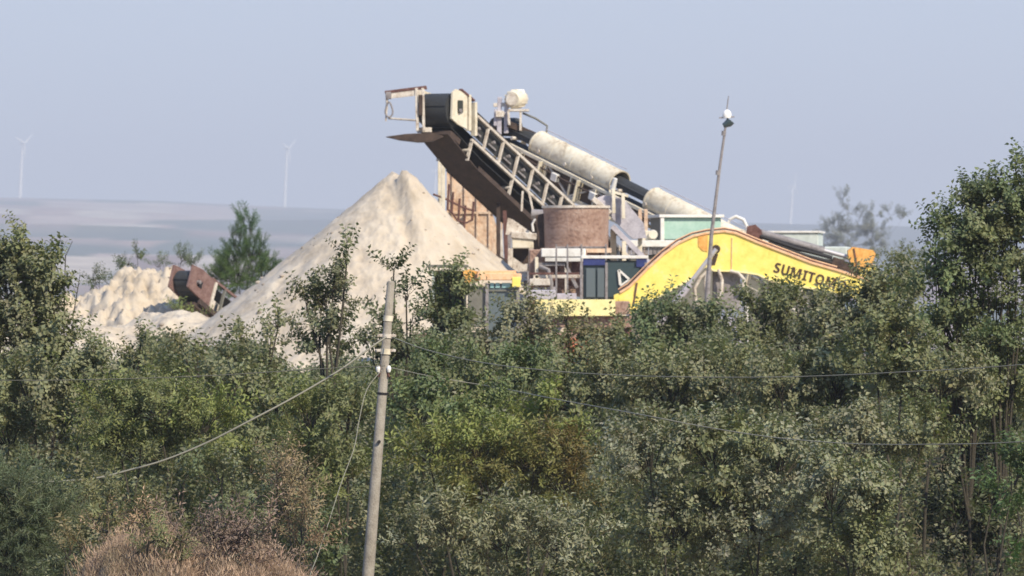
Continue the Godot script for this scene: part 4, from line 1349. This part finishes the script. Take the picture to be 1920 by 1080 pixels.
func plant_buildings():
	var b: B
	# dark open bin by the sand
	var root := thing("steel_bin", "dark open-fronted steel bin at the foot of the big sand pile", "bin", P(838, 730, 150.2))
	root.position.y = height(root.position.x, -150.2)
	var fl := root.position.y
	var x0 := P(811, 0, 150.2).x
	var x1 := P(872, 0, 150.2).x
	var ty := P(0, 499, 150.2).y
	b = nb(root)
	b.box(Vector3((x0 + x1) / 2 - 0.03, ty, -150.2), Vector3(x1 - x0 + 0.2, 0.06, 1.1))
	part(root, "roof_sheet", b, mats["olive_grey"])
	b = nb(root)
	b.box(Vector3(x0 + 0.02, (ty + fl) / 2 - 0.05, -150.2), Vector3(0.05, ty - fl - 0.1, 1.0))
	part(root, "side_sheet", b, mats["roof_grey"])
	b = nb(root)
	b.box(Vector3(x1, (ty + fl) / 2 - 0.05, -150.2), Vector3(0.05, ty - fl - 0.1, 1.0))
	part(root, "side_sheet", b, mats["dark_green"])
	b = nb(root)
	b.box(Vector3((x0 + x1) / 2, (ty + fl) / 2 - 0.05, -150.65), Vector3(x1 - x0, ty - fl - 0.1, 0.05))
	part(root, "back_sheet", b, mats["dark_green"])
	# rusty tower behind the pile
	root = thing("rusty_silo", "tall rust-orange plate silo under the conveyor behind the sand pile", "silo", P(890, 0, 170))
	root.position.y = 0.0
	var a0 := P(838, 286, 169.2)
	var a1 := P(952, 286, 169.2)
	b = nb(root)
	b.prism([Vector3(a0.x, 0, a0.z), a0, a1 + Vector3(-0.5, -1.2, 0), a1 + Vector3(-0.24, -2.0, 0), Vector3(a1.x + 0.1, 1.6, a1.z), Vector3(a1.x + 0.1, 0, a1.z)], Vector3(0, 0, 1.6))
	var sl := part(root, "plate_body", b, mats["rust_orange"])
	for k in 5:
		var x: float = lerpf(a0.x, a1.x, 0.1 + 0.2 * k)
		b = nb(root)
		b.bar(Vector3(x, 0, a0.z + 0.83), Vector3(x, a0.y - 0.1 - 0.35 * k, a0.z + 0.83), 0.06, 0.05, Vector3.RIGHT)
		part(sl, "stiffener", b, mats["rust_orange"])
	for y in [3.0, 4.2]:
		b = nb(root)
		b.bar(Vector3(a0.x, y, a0.z + 0.83), Vector3(a1.x - (0.3 if y > 4 else 0.05), y, a0.z + 0.83), 0.05, 0.06)
		part(sl, "stiffener", b, mats["rust_orange"])
	b = nb(root)
	b.bar(P(831, 700, 168), P(831, 282, 168), 0.10, 0.10, Vector3.RIGHT)
	b.bar(P(824, 700, 168.4), P(824, 292, 168.4), 0.08, 0.08, Vector3.RIGHT)
	part(root, "corner_post", b, mats["cream"])
	# broken railing in front of it
	root = thing("broken_railing", "bent dark railing of pipes on the right shoulder of the sand pile", "railing", P(870, 420, 168.0))
	b = nb(root)
	b.tube([P(812, 364, 168.0), P(838, 374, 168.0), P(866, 388, 168.0), P(890, 396, 168.0)], [0.03], 6)
	part(root, "rail", b, mats["maroon"])
	for k in [[842.0, 345.0, 394.0], [850.0, 360.0, 398.0], [862.0, 372.0, 418.0], [873.0, 385.0, 428.0], [888.0, 378.0, 414.0]]:
		b = nb(root)
		b.tube([P(k[0], k[1], 168.0), P(k[0] - 3, k[2], 168.0)], [0.034], 6)
		part(root, "baluster", b, mats["maroon"])
	b = nb(root)
	b.tube([P(839, 392, 168.0), P(847, 398, 168.0), P(858, 414, 168.0), P(874, 418, 168.0), P(886, 412, 168.0)], [0.03], 6)
	part(root, "rail", b, mats["maroon"])
	# struts under the conveyor
	root = thing("strut_tower", "cluster of dark leaning struts between silo and chute stand", "steel frame", P(945, 0, 164))
	root.position.y = 0.0
	for k in [[934.0, 380.0, 936.0, 0.11, "dark_brown"], [946.0, 395.0, 958.0, 0.10, "maroon"], [938.0, 430.0, 950.0, 0.07, "pale_steel"], [925.0, 448.0, 930.0, 0.08, "rust_orange"], [956.0, 420.0, 944.0, 0.08, "grey_steel"]]:
		b = nb(root)
		b.bar(P(k[0], k[1], 164), Vector3(P(k[2], 0, 164).x, 0, -164), k[3], 0.1, Vector3.RIGHT)
		part(root, "strut", b, mats[k[4]])
	b = nb(root)
	b.bar(P(925, 486, 163.9), P(950, 500, 163.9), 0.1, 0.3)
	part(root, "cross_tie", b, mats["dark_brown"])
	# chute stand with a square opening
	root = thing("chute_stand", "pale steel chute stand with a dark square opening", "chute", P(978, 0, 160))
	root.position.y = 0.0
	b = nb(root)
	b.bar(P(958, 440, 160), P(1006, 444, 160), 0.9, 0.16)
	b.prism([P(952, 408, 160), P(962, 412, 160), P(1002, 440, 160), P(948, 440, 160)], Vector3(0, 0, 0.5))
	part(root, "top_flange", b, mats["pale_steel"])
	b = nb(root)
	b.box(P(980, 456, 160), Vector3(0.52, 0.26, 0.8))
	part(root, "box_section", b, mats["cream"])
	for px in [957.0, 996.0]:
		b = nb(root)
		b.bar(P(px, 466, 160) + Vector3(0, 0, 0.3), Vector3(P(px - 2, 0, 160).x, 0, -159.7), 0.2, 0.12, Vector3.RIGHT)
		part(root, "support_leg", b, mats["pale_steel"])
	b = nb(root)
	b.box(P(977, 520, 160) + Vector3(0, 0, -0.2), Vector3(0.5, 1.4, 0.1))
	part(root, "back_plate", b, mats["dark_brown"])
	b = nb(root)
	b.prism([P(962, 482, 159.7), P(982, 496, 159.7), P(990, 494, 159.7), P(990, 520, 159.7), P(962, 520, 159.7)], Vector3(0, 0, 0.1))
	part(root, "lip_plate", b, mats["pale_steel"])
	b = nb(root)
	b.tube([P(996, 401, 160), P(1028, 402, 160)], [0.11], 16)
	part(root, "tail_roller", b, mats["grey_steel"])
	b = nb(root)
	b.tube([P(1000, 434, 159.6), P(998, 420, 159.6), P(1003, 412, 159.6), P(1011, 414, 159.6), P(1013, 424, 159.6)], [0.03], 7)
	part(root, "lifting_hook", b, mats["white"])
	for k in [[980.0, 358.0, 978.0, 396.0], [990.0, 352.0, 1000.0, 398.0]]:
		b = nb(root)
		b.bar(P(k[0], k[1], 160), P(k[2], k[3], 160), 0.04, 0.05)
		part(root, "hanger", b, mats["pale_steel"])
	# round hopper
	root = thing("hopper", "rust-pink round hopper with a streaked wall in front of the conveyor truss", "hopper", P(1078, 0, 157.4))
	root.position.y = 0.0
	var hc := P(1080, 0, 157.4)
	var yt := P(0, 388, 157.4).y
	var yb := P(0, 470, 157.4).y
	b = nb(root)
	var cc := Vector3(hc.x, 0, hc.z)
	b.tube([cc + Vector3(0, yb, 0), cc + Vector3(0, yt, 0)], [0.76, 0.78], 36)
	var hp := part(root, "shell", b, mats["rust"])
	b = nb(root)
	b.tube([cc + Vector3(0, yt - 0.03, 0), cc + Vector3(0, yt + 0.03, 0)], [0.81], 36)
	part(hp, "rim", b, mats["pale_steel"])
	b = nb(root)
	b.tube([cc + Vector3(0, yb - 0.05, 0), cc + Vector3(0, yb + 0.06, 0)], [0.84], 36)
	part(hp, "rim", b, mats["rust_orange"])
	b = nb(root)
	b.prism([P(1004, 404, 157.6), P(1030, 398, 157.6), P(1030, 464, 157.6), P(1010, 462, 157.6)], Vector3(0, 0, 0.7))
	part(root, "side_chute", b, mats["dark_brown"])
	b = nb(root)
	b.tube([cc + Vector3(0, yb - 0.9, 0), cc + Vector3(0, yb - 0.04, 0)], [0.3, 0.70], 24)
	part(root, "cone", b, mats["maroon"])
	for s in [[-0.6, 0.4], [0.6, 0.4], [-0.6, -0.4], [0.6, -0.4]]:
		b = nb(root)
		b.bar(cc + Vector3(s[0], 0, s[1]), cc + Vector3(s[0], yb, s[1]), 0.1, 0.1, Vector3.RIGHT)
		part(root, "support_leg", b, mats["maroon"])
	# screen house behind the railings
	root = thing("crusher_housing", "brown-pink crusher housing with pale rounded hood behind thin railings", "crusher", P(1052, 0, 155.6))
	root.position.y = 0.0
	b = nb(root)
	b.box(P(1046, 512, 155.6), Vector3(1.35, 1.1, 1.0))
	var ch := part(root, "body", b, mats["rust"])
	b = nb(root)
	b.box(P(1055, 474, 155.0), Vector3(1.0, 0.2, 0.5))
	b.arc(P(1022, 484, 155.0), P(1098, 484, 155.0), Vector3.UP, 0.22, -20, 200, 0.03, 14)
	part(ch, "hood", b, mats["white"])
	for k in [[1036.0, 500.0, 0.3, 0.26], [1086.0, 500.0, 0.34, 0.22], [1036.0, 528.0, 0.2, 0.18], [1072.0, 524.0, 0.16, 0.3]]:
		b = nb(root)
		b.box(P(k[0], k[1], 155.08), Vector3(k[2], k[3], 0.03))
		part(ch, "hatch", b, mats["maroon"])
	b = nb(root)
	b.box(P(1012, 529, 154.9), Vector3(0.48, 0.16, 0.5))
	part(ch, "motor_cover", b, mats["pale_steel"])
	for k in [[1000.0, 519.0, 1100.0, 518.0, 0.10, "pale_steel"], [1002.0, 496.0, 1058.0, 495.0, 0.06, "grey_steel"], [1000.0, 542.0, 1044.0, 541.0, 0.12, "lilac_steel"], [1058.0, 492.0, 1082.0, 540.0, 0.07, "grey_steel"], [1006.0, 482.0, 1007.0, 560.0, 0.10, "cream"], [1062.0, 486.0, 1062.0, 560.0, 0.07, "pale_steel"], [1098.0, 482.0, 1098.0, 560.0, 0.09, "lilac_steel"]]:
		b = nb(root)
		b.bar(P(k[0], k[1], 154.9), P(k[2], k[3], 154.9), k[4], 0.08)
		part(root, "beam", b, mats[k[5]])
	b = nb(root)
	b.tube([P(1012, 500, 154.8), P(1028, 506, 154.7), P(1034, 530, 154.7), P(1032, 556, 154.8)], [0.05], 8)
	part(root, "pipe", b, mats["grey_steel"])
	for x in [-0.5, 0.5]:
		b = nb(root)
		b.bar(Vector3(root.position.x + x, 0, -155.6), Vector3(root.position.x + x, 1.9, -155.6), 0.16, 0.6, Vector3.RIGHT)
		part(root, "support_leg", b, mats["maroon"])
	# platform with thin railings
	root = thing("railed_platform", "narrow platform with thin steel railings in front of the crusher housing", "platform", P(1060, 0, 153.4))
	root.position.y = 0.0
	b = nb(root)
	b.box(P(1062, 566, 153.4), Vector3(2.1, 0.08, 0.7))
	part(root, "deck", b, mats["maroon"])
	for px in [990.0, 1043.0, 1064.0, 1090.0, 1136.0]:
		b = nb(root)
		b.bar(P(px, 566, 153.1), P(px, 458 if px > 1000 else 508, 153.1), 0.035 if px != 1043.0 else 0.06, 0.04, Vector3.RIGHT)
		part(root, "rail_post", b, mats["grey_steel"])
	for y in [[990.0, 1138.0, 513.0], [1043.0, 1138.0, 464.0]]:
		b = nb(root)
		b.bar(P(y[0], y[2], 153.14), P(y[1], y[2], 153.14), 0.04, 0.05)
		part(root, "rail", b, mats["maroon" if y[2] > 500 else "grey_steel"])
	for x in [-0.9, 0.9]:
		b = nb(root)
		b.bar(Vector3(root.position.x + x, 0, -153.4), Vector3(root.position.x + x, P(0, 570, 153.4).y, -153.4), 0.1, 0.1, Vector3.RIGHT)
		part(root, "support_leg", b, mats["grey_steel"])
	# chute plates and stair at the tail of the truss
	root = thing("transfer_chute", "lilac-grey sheet chute between round hopper and mint green cabin", "chute", P(1170, 0, 158.6))
	root.position.y = 0.0
	b = nb(root)
	b.prism([P(1108, 376, 158.6), P(1132, 366, 158.6), P(1168, 372, 158.6), P(1206, 418, 158.6), P(1212, 446, 158.6), P(1186, 448, 158.6), P(1140, 402, 158.6)], Vector3(0, 0, 0.5))
	part(root, "sheet", b, mats["lilac_steel"])
	b = nb(root)
	b.bar(P(1150, 354, 158.2), P(1151, 400, 158.2), 0.10, 0.08, Vector3.RIGHT)
	b.bar(P(1168, 362, 158.2), P(1169, 410, 158.2), 0.08, 0.08, Vector3.RIGHT)
	b.bar(P(1142, 358, 158.2), P(1178, 368, 158.2), 0.05, 0.06)
	part(root, "hanger", b, mats["cream"])
	b = nb(root)
	b.box(P(1128, 386, 158.25), Vector3(0.55, 0.12, 0.2), Basis(Vector3(0, 0, 1), -0.7))
	part(root, "seam_bar", b, mats["pale_steel"])
	b = nb(root)
	b.bar(P(1150, 430, 158.2), Vector3(P(1150, 0, 158.2).x, 0, -158.2), 0.2, 0.14, Vector3.RIGHT)
	b.bar(P(1200, 446, 158.6), Vector3(P(1200, 0, 158.6).x, 0, -158.6), 0.1, 0.1, Vector3.RIGHT)
	part(root, "support_leg", b, mats["cream"])
	root = thing("steel_stair", "small steel stair descending beneath the lilac-grey chute", "stair", P(1170, 0, 157.7))
	root.position.y = 0.0
	for dz in [0.0, -0.6]:
		b = nb(root)
		b.bar(P(1148, 424, 157.7) + Vector3(0, 0, dz), P(1216, 492, 157.7) + Vector3(0, 0, dz), 0.05, 0.12)
		part(root, "stringer", b, mats["lilac_steel"])
	for k in 7:
		b = nb(root)
		b.box(P(1153 + k * 9.0, 431 + k * 9.0, 157.7) + Vector3(0, 0, -0.3), Vector3(0.18, 0.03, 0.54))
		part(root, "tread", b, mats["dark_brown"])
	b = nb(root)
	b.bar(P(1170, 452, 157.6), Vector3(P(1170, 0, 157.6).x, 0, -157.6), 0.1, 0.1, Vector3.RIGHT)
	b.bar(P(1212, 488, 158.0), Vector3(P(1212, 0, 158.0).x, 0, -158.0), 0.08, 0.1, Vector3.RIGHT)
	part(root, "support_leg", b, mats["cream"])
	# mint cabin
	root = thing("mint_cabin", "mint green site cabin with white trim behind the boom", "cabin", P(1292, 0, 162.0))
	root.position.y = 0.0
	var yaw := Basis(Vector3.UP, deg_to_rad(8.0))
	var cy := P(0, 429, 162).y
	var cx := root.position.x
	var at := func(lx, ly, lz): return Vector3(cx, cy, -162.0) + yaw * Vector3(lx, ly, lz)
	b = nb(root)
	b.box(at.call(0.08, 0, -0.9), Vector3(1.44, 0.56, 1.7), yaw)
	var mc := part(root, "wall", b, mats["mint"])
	b = nb(root)
	b.box(at.call(-0.66, 0.02, -0.9), Vector3(0.04, 0.56, 1.5), yaw)
	part(mc, "end_wall", b, mats["olive_grey"])
	b = nb(root)
	b.box(at.call(0.06, 0.31, -0.9), Vector3(1.6, 0.07, 1.9), yaw)
	part(mc, "roof", b, mats["white"])
	b = nb(root)
	b.box(at.call(-0.66, 0.0, -0.02), Vector3(0.09, 0.58, 0.09), yaw)
	part(mc, "corner_post", b, mats["white"])
	b = nb(root)
	b.box(at.call(0.05, -1.9, -0.9), Vector3(1.4, 3.1, 1.5), yaw)
	part(root, "base_block", b, mats["olive_grey"])
	root = thing("fan_unit", "white rounded fan housing on the ledge at the cabin's left end", "fan", P(1224, 452, 160.6))
	b = nb(root)
	b.tube([P(1224, 440, 160.9), P(1224, 440, 160.5)], [0.12, 0.1], 18)
	part(root, "housing", b, mats["cream"])
	b = nb(root)
	b.box(P(1212, 442, 160.8), Vector3(0.22, 0.24, 0.4))
	part(root, "duct", b, mats["cream"])
	root = thing("concrete_ledge", "white ledge on grey corrugated sheeting under the mint cabin", "ledge", P(1236, 0, 160.6))
	root.position.y = 0.0
	b = nb(root)
	b.box(P(1240, 457, 160.7), Vector3(1.6, 0.16, 0.9))
	part(root, "slab", b, mats["white"])
	for k in 14:
		b = nb(root)
		b.box(P(1180 + k * 8.0, 470, 160.36), Vector3(0.085, 0.18, 0.05))
		part(root, "sheet_rib", b, mats["grey_steel"])
	b = nb(root)
	b.box(P(1238, 0, 160.8) * Vector3(1, 0, 1) + Vector3(0, 1.55, 0), Vector3(1.5, 3.1, 0.7))
	part(root, "base_wall", b, mats["olive_grey"])
	# post-and-beam clutter behind the covered conveyor's foot
	root = thing("brick_red_column", "thin pinkish column pair beside the mint cabin's dark end", "column", P(1206, 0, 161.6))
	root.position.y = 0.0
	for px in [1200.0, 1211.0]:
		b = nb(root)
		b.bar(Vector3(P(px, 0, 161.6).x, 0, -161.6), P(px, 392, 161.6), 0.09, 0.09, Vector3.RIGHT)
		part(root, "post", b, mats["rust_orange"])
	# long pale roofed trailer to the right
	root = thing("long_trailer", "long pale grey-green trailer body with white roof behind the boom's right end", "trailer", P(1470, 0, 176))
	root.position.y = 0.0
	var y2 := Basis(Vector3.UP, deg_to_rad(-6.0))
	var tp := func(lx, ly, lz): return Vector3(P(1478, 0, 176).x, P(0, 449, 176).y, -176) + y2 * Vector3(lx, ly, lz)
	b = nb(root)
	b.box(tp.call(-0.2, 0, -1.0), Vector3(2.0, 0.36, 2.2), y2)
	b.box(tp.call(0.1, -0.36, -1.0), Vector3(2.9, 0.34, 2.1), y2)
	var tb := part(root, "body", b, mats["roof_grey"])
	b = nb(root)
	b.box(tp.call(-0.2, 0.2, -1.0), Vector3(2.1, 0.05, 2.3), y2)
	part(tb, "roof", b, mats["white"])
	b = nb(root)
	b.box(tp.call(-0.25, -0.03, 0.12), Vector3(0.06, 0.30, 0.03), y2)
	part(tb, "rib", b, mats["roof_grey"])
	b = nb(root)
	b.box(tp.call(0.1, -2.0, -1.0), Vector3(2.6, 2.95, 1.6), y2)
	part(root, "skirt", b, mats["olive_grey"])
	root = thing("pipe_arch", "white bent pipe arch above the top of the yellow boom", "pipe", P(1380, 0, 168))
	root.position.y = 0.0
	b = nb(root)
	b.tube([Vector3(P(1362, 0, 168).x, 0, -168), P(1362, 424, 168), P(1368, 411, 168), P(1380, 406, 168), P(1394, 412, 168), P(1400, 424, 168), Vector3(P(1400, 0, 168).x, 0, -168)], [0.045], 8)
	part(root, "pipe", b, mats["white"])
	# glimpsed orange drum
	root = thing("orange_drum", "orange-red drum glimpsed through the brown-green bushes", "drum", P(1082, 0, 124))
	root.position.y = P(0, 690, 124).y
	b = nb(root)
	var dp := root.position
	b.tube([dp, dp + Vector3(0, 0.02, 0), dp + Vector3(0, 0.52, 0), dp + Vector3(0, 0.56, 0)], [0.2, 0.24, 0.24, 0.21], 20)
	part(root, "body", b, mats["salmon"])
	for h in [0.18, 0.38]:
		b = nb(root)
		b.tube([dp + Vector3(0, h - 0.015, 0), dp + Vector3(0, h + 0.015, 0)], [0.255], 20)
		part(root, "hoop", b, mats["salmon"])
	b = nb(root)
	b.box(Vector3(dp.x, (dp.y + height(dp.x, dp.z)) / 2 - 0.02, dp.z), Vector3(0.9, dp.y - height(dp.x, dp.z), 0.7))
	part(root, "stand", b, mats["rust"])

func mast():
	var base := P(1318, 0, 144)
	base.y = height(base.x, base.z)
	var top := P(1362, 226, 144)
	var root := thing("camera_mast", "thin leaning mast with white dome lamp and whip aerial", "mast", base)
	var mid := P(1334, 440, 144)
	var b := nb(root)
	b.tube([base, P(1327, 540, 144), mid, P(1350, 310, 144), top], [0.066, 0.058, 0.043, 0.032, 0.026], 10)
	var po := part(root, "pole", b, mats["grey_steel"])
	for py in [[1346.0, 324.0], [1357.0, 250.0]]:
		b = nb(root)
		var c := P(py[0], py[1], 144)
		b.tube([c - Vector3(0.005, 0.05, 0), c + Vector3(0.005, 0.05, 0)], [0.05], 10)
		part(po, "collar", b, mats["grey_steel"])
	b = nb(root)
	b.bar(P(1348, 221, 144), P(1377, 219, 144), 0.04, 0.03)
	part(root, "crossarm", b, mats["grey_steel"])
	b = nb(root)
	b.tube([P(1356, 236, 144), P(1366, 231, 144), P(1370, 226, 144)], [0.05, 0.09, 0.1], 12)
	part(root, "bracket", b, mats["glass_dark"])
	b = nb(root)
	var dc := P(1363, 216, 144)
	b.tube([dc - Vector3(0, 0.06, 0), dc, dc + Vector3(0, 0.07, 0), dc + Vector3(0, 0.11, 0), dc + Vector3(0, 0.125, 0)], [0.085, 0.10, 0.085, 0.045, 0.004], 16)
	part(root, "dome", b, mats["white_gloss"])
	b = nb(root)
	b.tube([P(1362, 212, 144), P(1366, 180, 144)], [0.016, 0.010], 5)
	part(root, "whip_aerial", b, mats["grey_steel"])

func utility_pole():
	var D := 85.0
	var q := func(px, py, dz = 0.0): return P(px, py, D) + Vector3(0, 0, dz)
	var top: Vector3 = q.call(733, 530)
	var low: Vector3 = q.call(690, 1080)
	var dir := (low - top).normalized()
	var len := (top.y + 5.2) / -dir.y
	var base := top + dir * len
	var root := thing("utility_pole", "weathered grey leaning utility pole with white bands in front of the thicket", "utility pole", base)
	var b := nb(root)
	b.tube([base, base.lerp(top, 0.5), top - dir * 0.0, top - dir * 0.02], [0.105, 0.078, 0.050, 0.035], 16)
	part(root, "shaft", b, mats["pole"])
	var on := func(py): return top + dir * ((py - 530.0) * S * D / -dir.y)
	for k in [[597.0, 0.07, 0.062, "cream"], [630.0, 0.05, 0.068, "pale_steel"], [659.0, 0.07, 0.072, "cream"], [738.0, 0.03, 0.066, "black"]]:
		b = nb(root)
		var c: Vector3 = on.call(k[0])
		b.tube([c - dir * k[1] * 0.5, c + dir * k[1] * 0.5], [k[2]], 16)
		part(root, "band", b, mats[k[3]])
	for k in [[629.0, 0.12], [657.0, 0.13]]:
		b = nb(root)
		var c: Vector3 = on.call(k[0]) + Vector3(0, 0, 0.02)
		b.bar(c - Vector3(k[1], 0, 0), c + Vector3(k[1], 0, 0), 0.04, 0.035)
		part(root, "crossbar", b, mats["pale_steel"])
	for dx in [-0.075, 0.06]:
		b = nb(root)
		var c: Vector3 = on.call(692) + Vector3(dx, 0, 0.05)
		b.tube([c - Vector3(0, 0.04, 0), c - Vector3(0, 0.01, 0), c + Vector3(0, 0.02, 0), c + Vector3(0, 0.045, 0)], [0.02, 0.030, 0.030, 0.016], 12)
		part(root, "insulator", b, mats["white"])
		b = nb(root)
		b.bar(c - Vector3(0, 0.1, 0), c + Vector3(-dx * 0.9, 0.16, -0.05), 0.025, 0.025)
		part(root, "insulator_arm", b, mats["maroon"])
	b = nb(root)
	b.tube([on.call(828) + Vector3(0.01, 0, 0.05), on.call(828) + Vector3(0.01, 0, 0.10)], [0.022], 8)
	part(root, "bolt", b, mats["black"])
	# a slack loop hanging by the pole
	var runs := [
		["thick twisted cable sagging from the pole down to the left", 0.012, "cable", [[724, 632, 84.8], [690, 655, 84.6], [640, 692, 84.4], [560, 740, 84.2], [470, 788, 84], [390, 829, 84], [310, 862, 84], [240, 882, 84], [170, 898, 84], [60, 905, 84]]],
		["upper thin cable running from the pole to the right edge", 0.006, "cable", [[735, 632, 84.8], [800, 656, 84], [900, 679, 82.5], [1000, 692, 81], [1130, 702, 80], [1300, 707, 78.5], [1500, 706, 77], [1700, 697, 75.5], [1900, 685, 74], [2300, 650, 71]]],
		["lower thin cable crossing in front of the right-hand bushes", 0.0065, "cable", [[735, 690, 85.2], [820, 708, 93], [940, 728, 93], [1040, 748, 86], [1200, 777, 80.8], [1320, 800, 79.8], [1450, 820, 78.8], [1600, 832, 77.5], [1750, 833, 76], [1920, 828, 74.5], [2300, 800, 71]]],
		["faint level wire running left from the pole above the green bush", 0.006, "cable_dark", [[722, 686, 84.8], [590, 692, 84], [400, 704, 83], [200, 711, 82], [0, 713, 81], [-300, 706, 79]]],
		["slack drop wire hanging left of the pole towards the ground", 0.0055, "cable", [[718, 692, 84.9], [688, 730, 84.6], [673, 790, 84.2], [664, 840, 83.8], [640, 905, 83.4], [616, 980, 83], [596, 1040, 82.6], [578, 1090, 82.2], [560, 1180, 82]]],
	]
	for r in runs:
		var pts := []
		for k in r[3].size() - 1:
			var p0: Array = r[3][maxi(k - 1, 0)]
			var p1: Array = r[3][k]
			var p2: Array = r[3][k + 1]
			var p3: Array = r[3][mini(k + 2, r[3].size() - 1)]
			for j in 4:
				pts.append(P(p1[0], p1[1], p1[2]).cubic_interpolate(P(p2[0], p2[1], p2[2]), P(p0[0], p0[1], p0[2]), P(p3[0], p3[1], p3[2]), j / 4.0))
		var e: Array = r[3][-1]
		pts.append(P(e[0], e[1], e[2]))
		b = B.new(pts[0])
		b.tube(pts, [r[1]], 6)
		solo("overhead_cable", b, mats[r[2]], r[0], "cable", "cables of the utility pole")
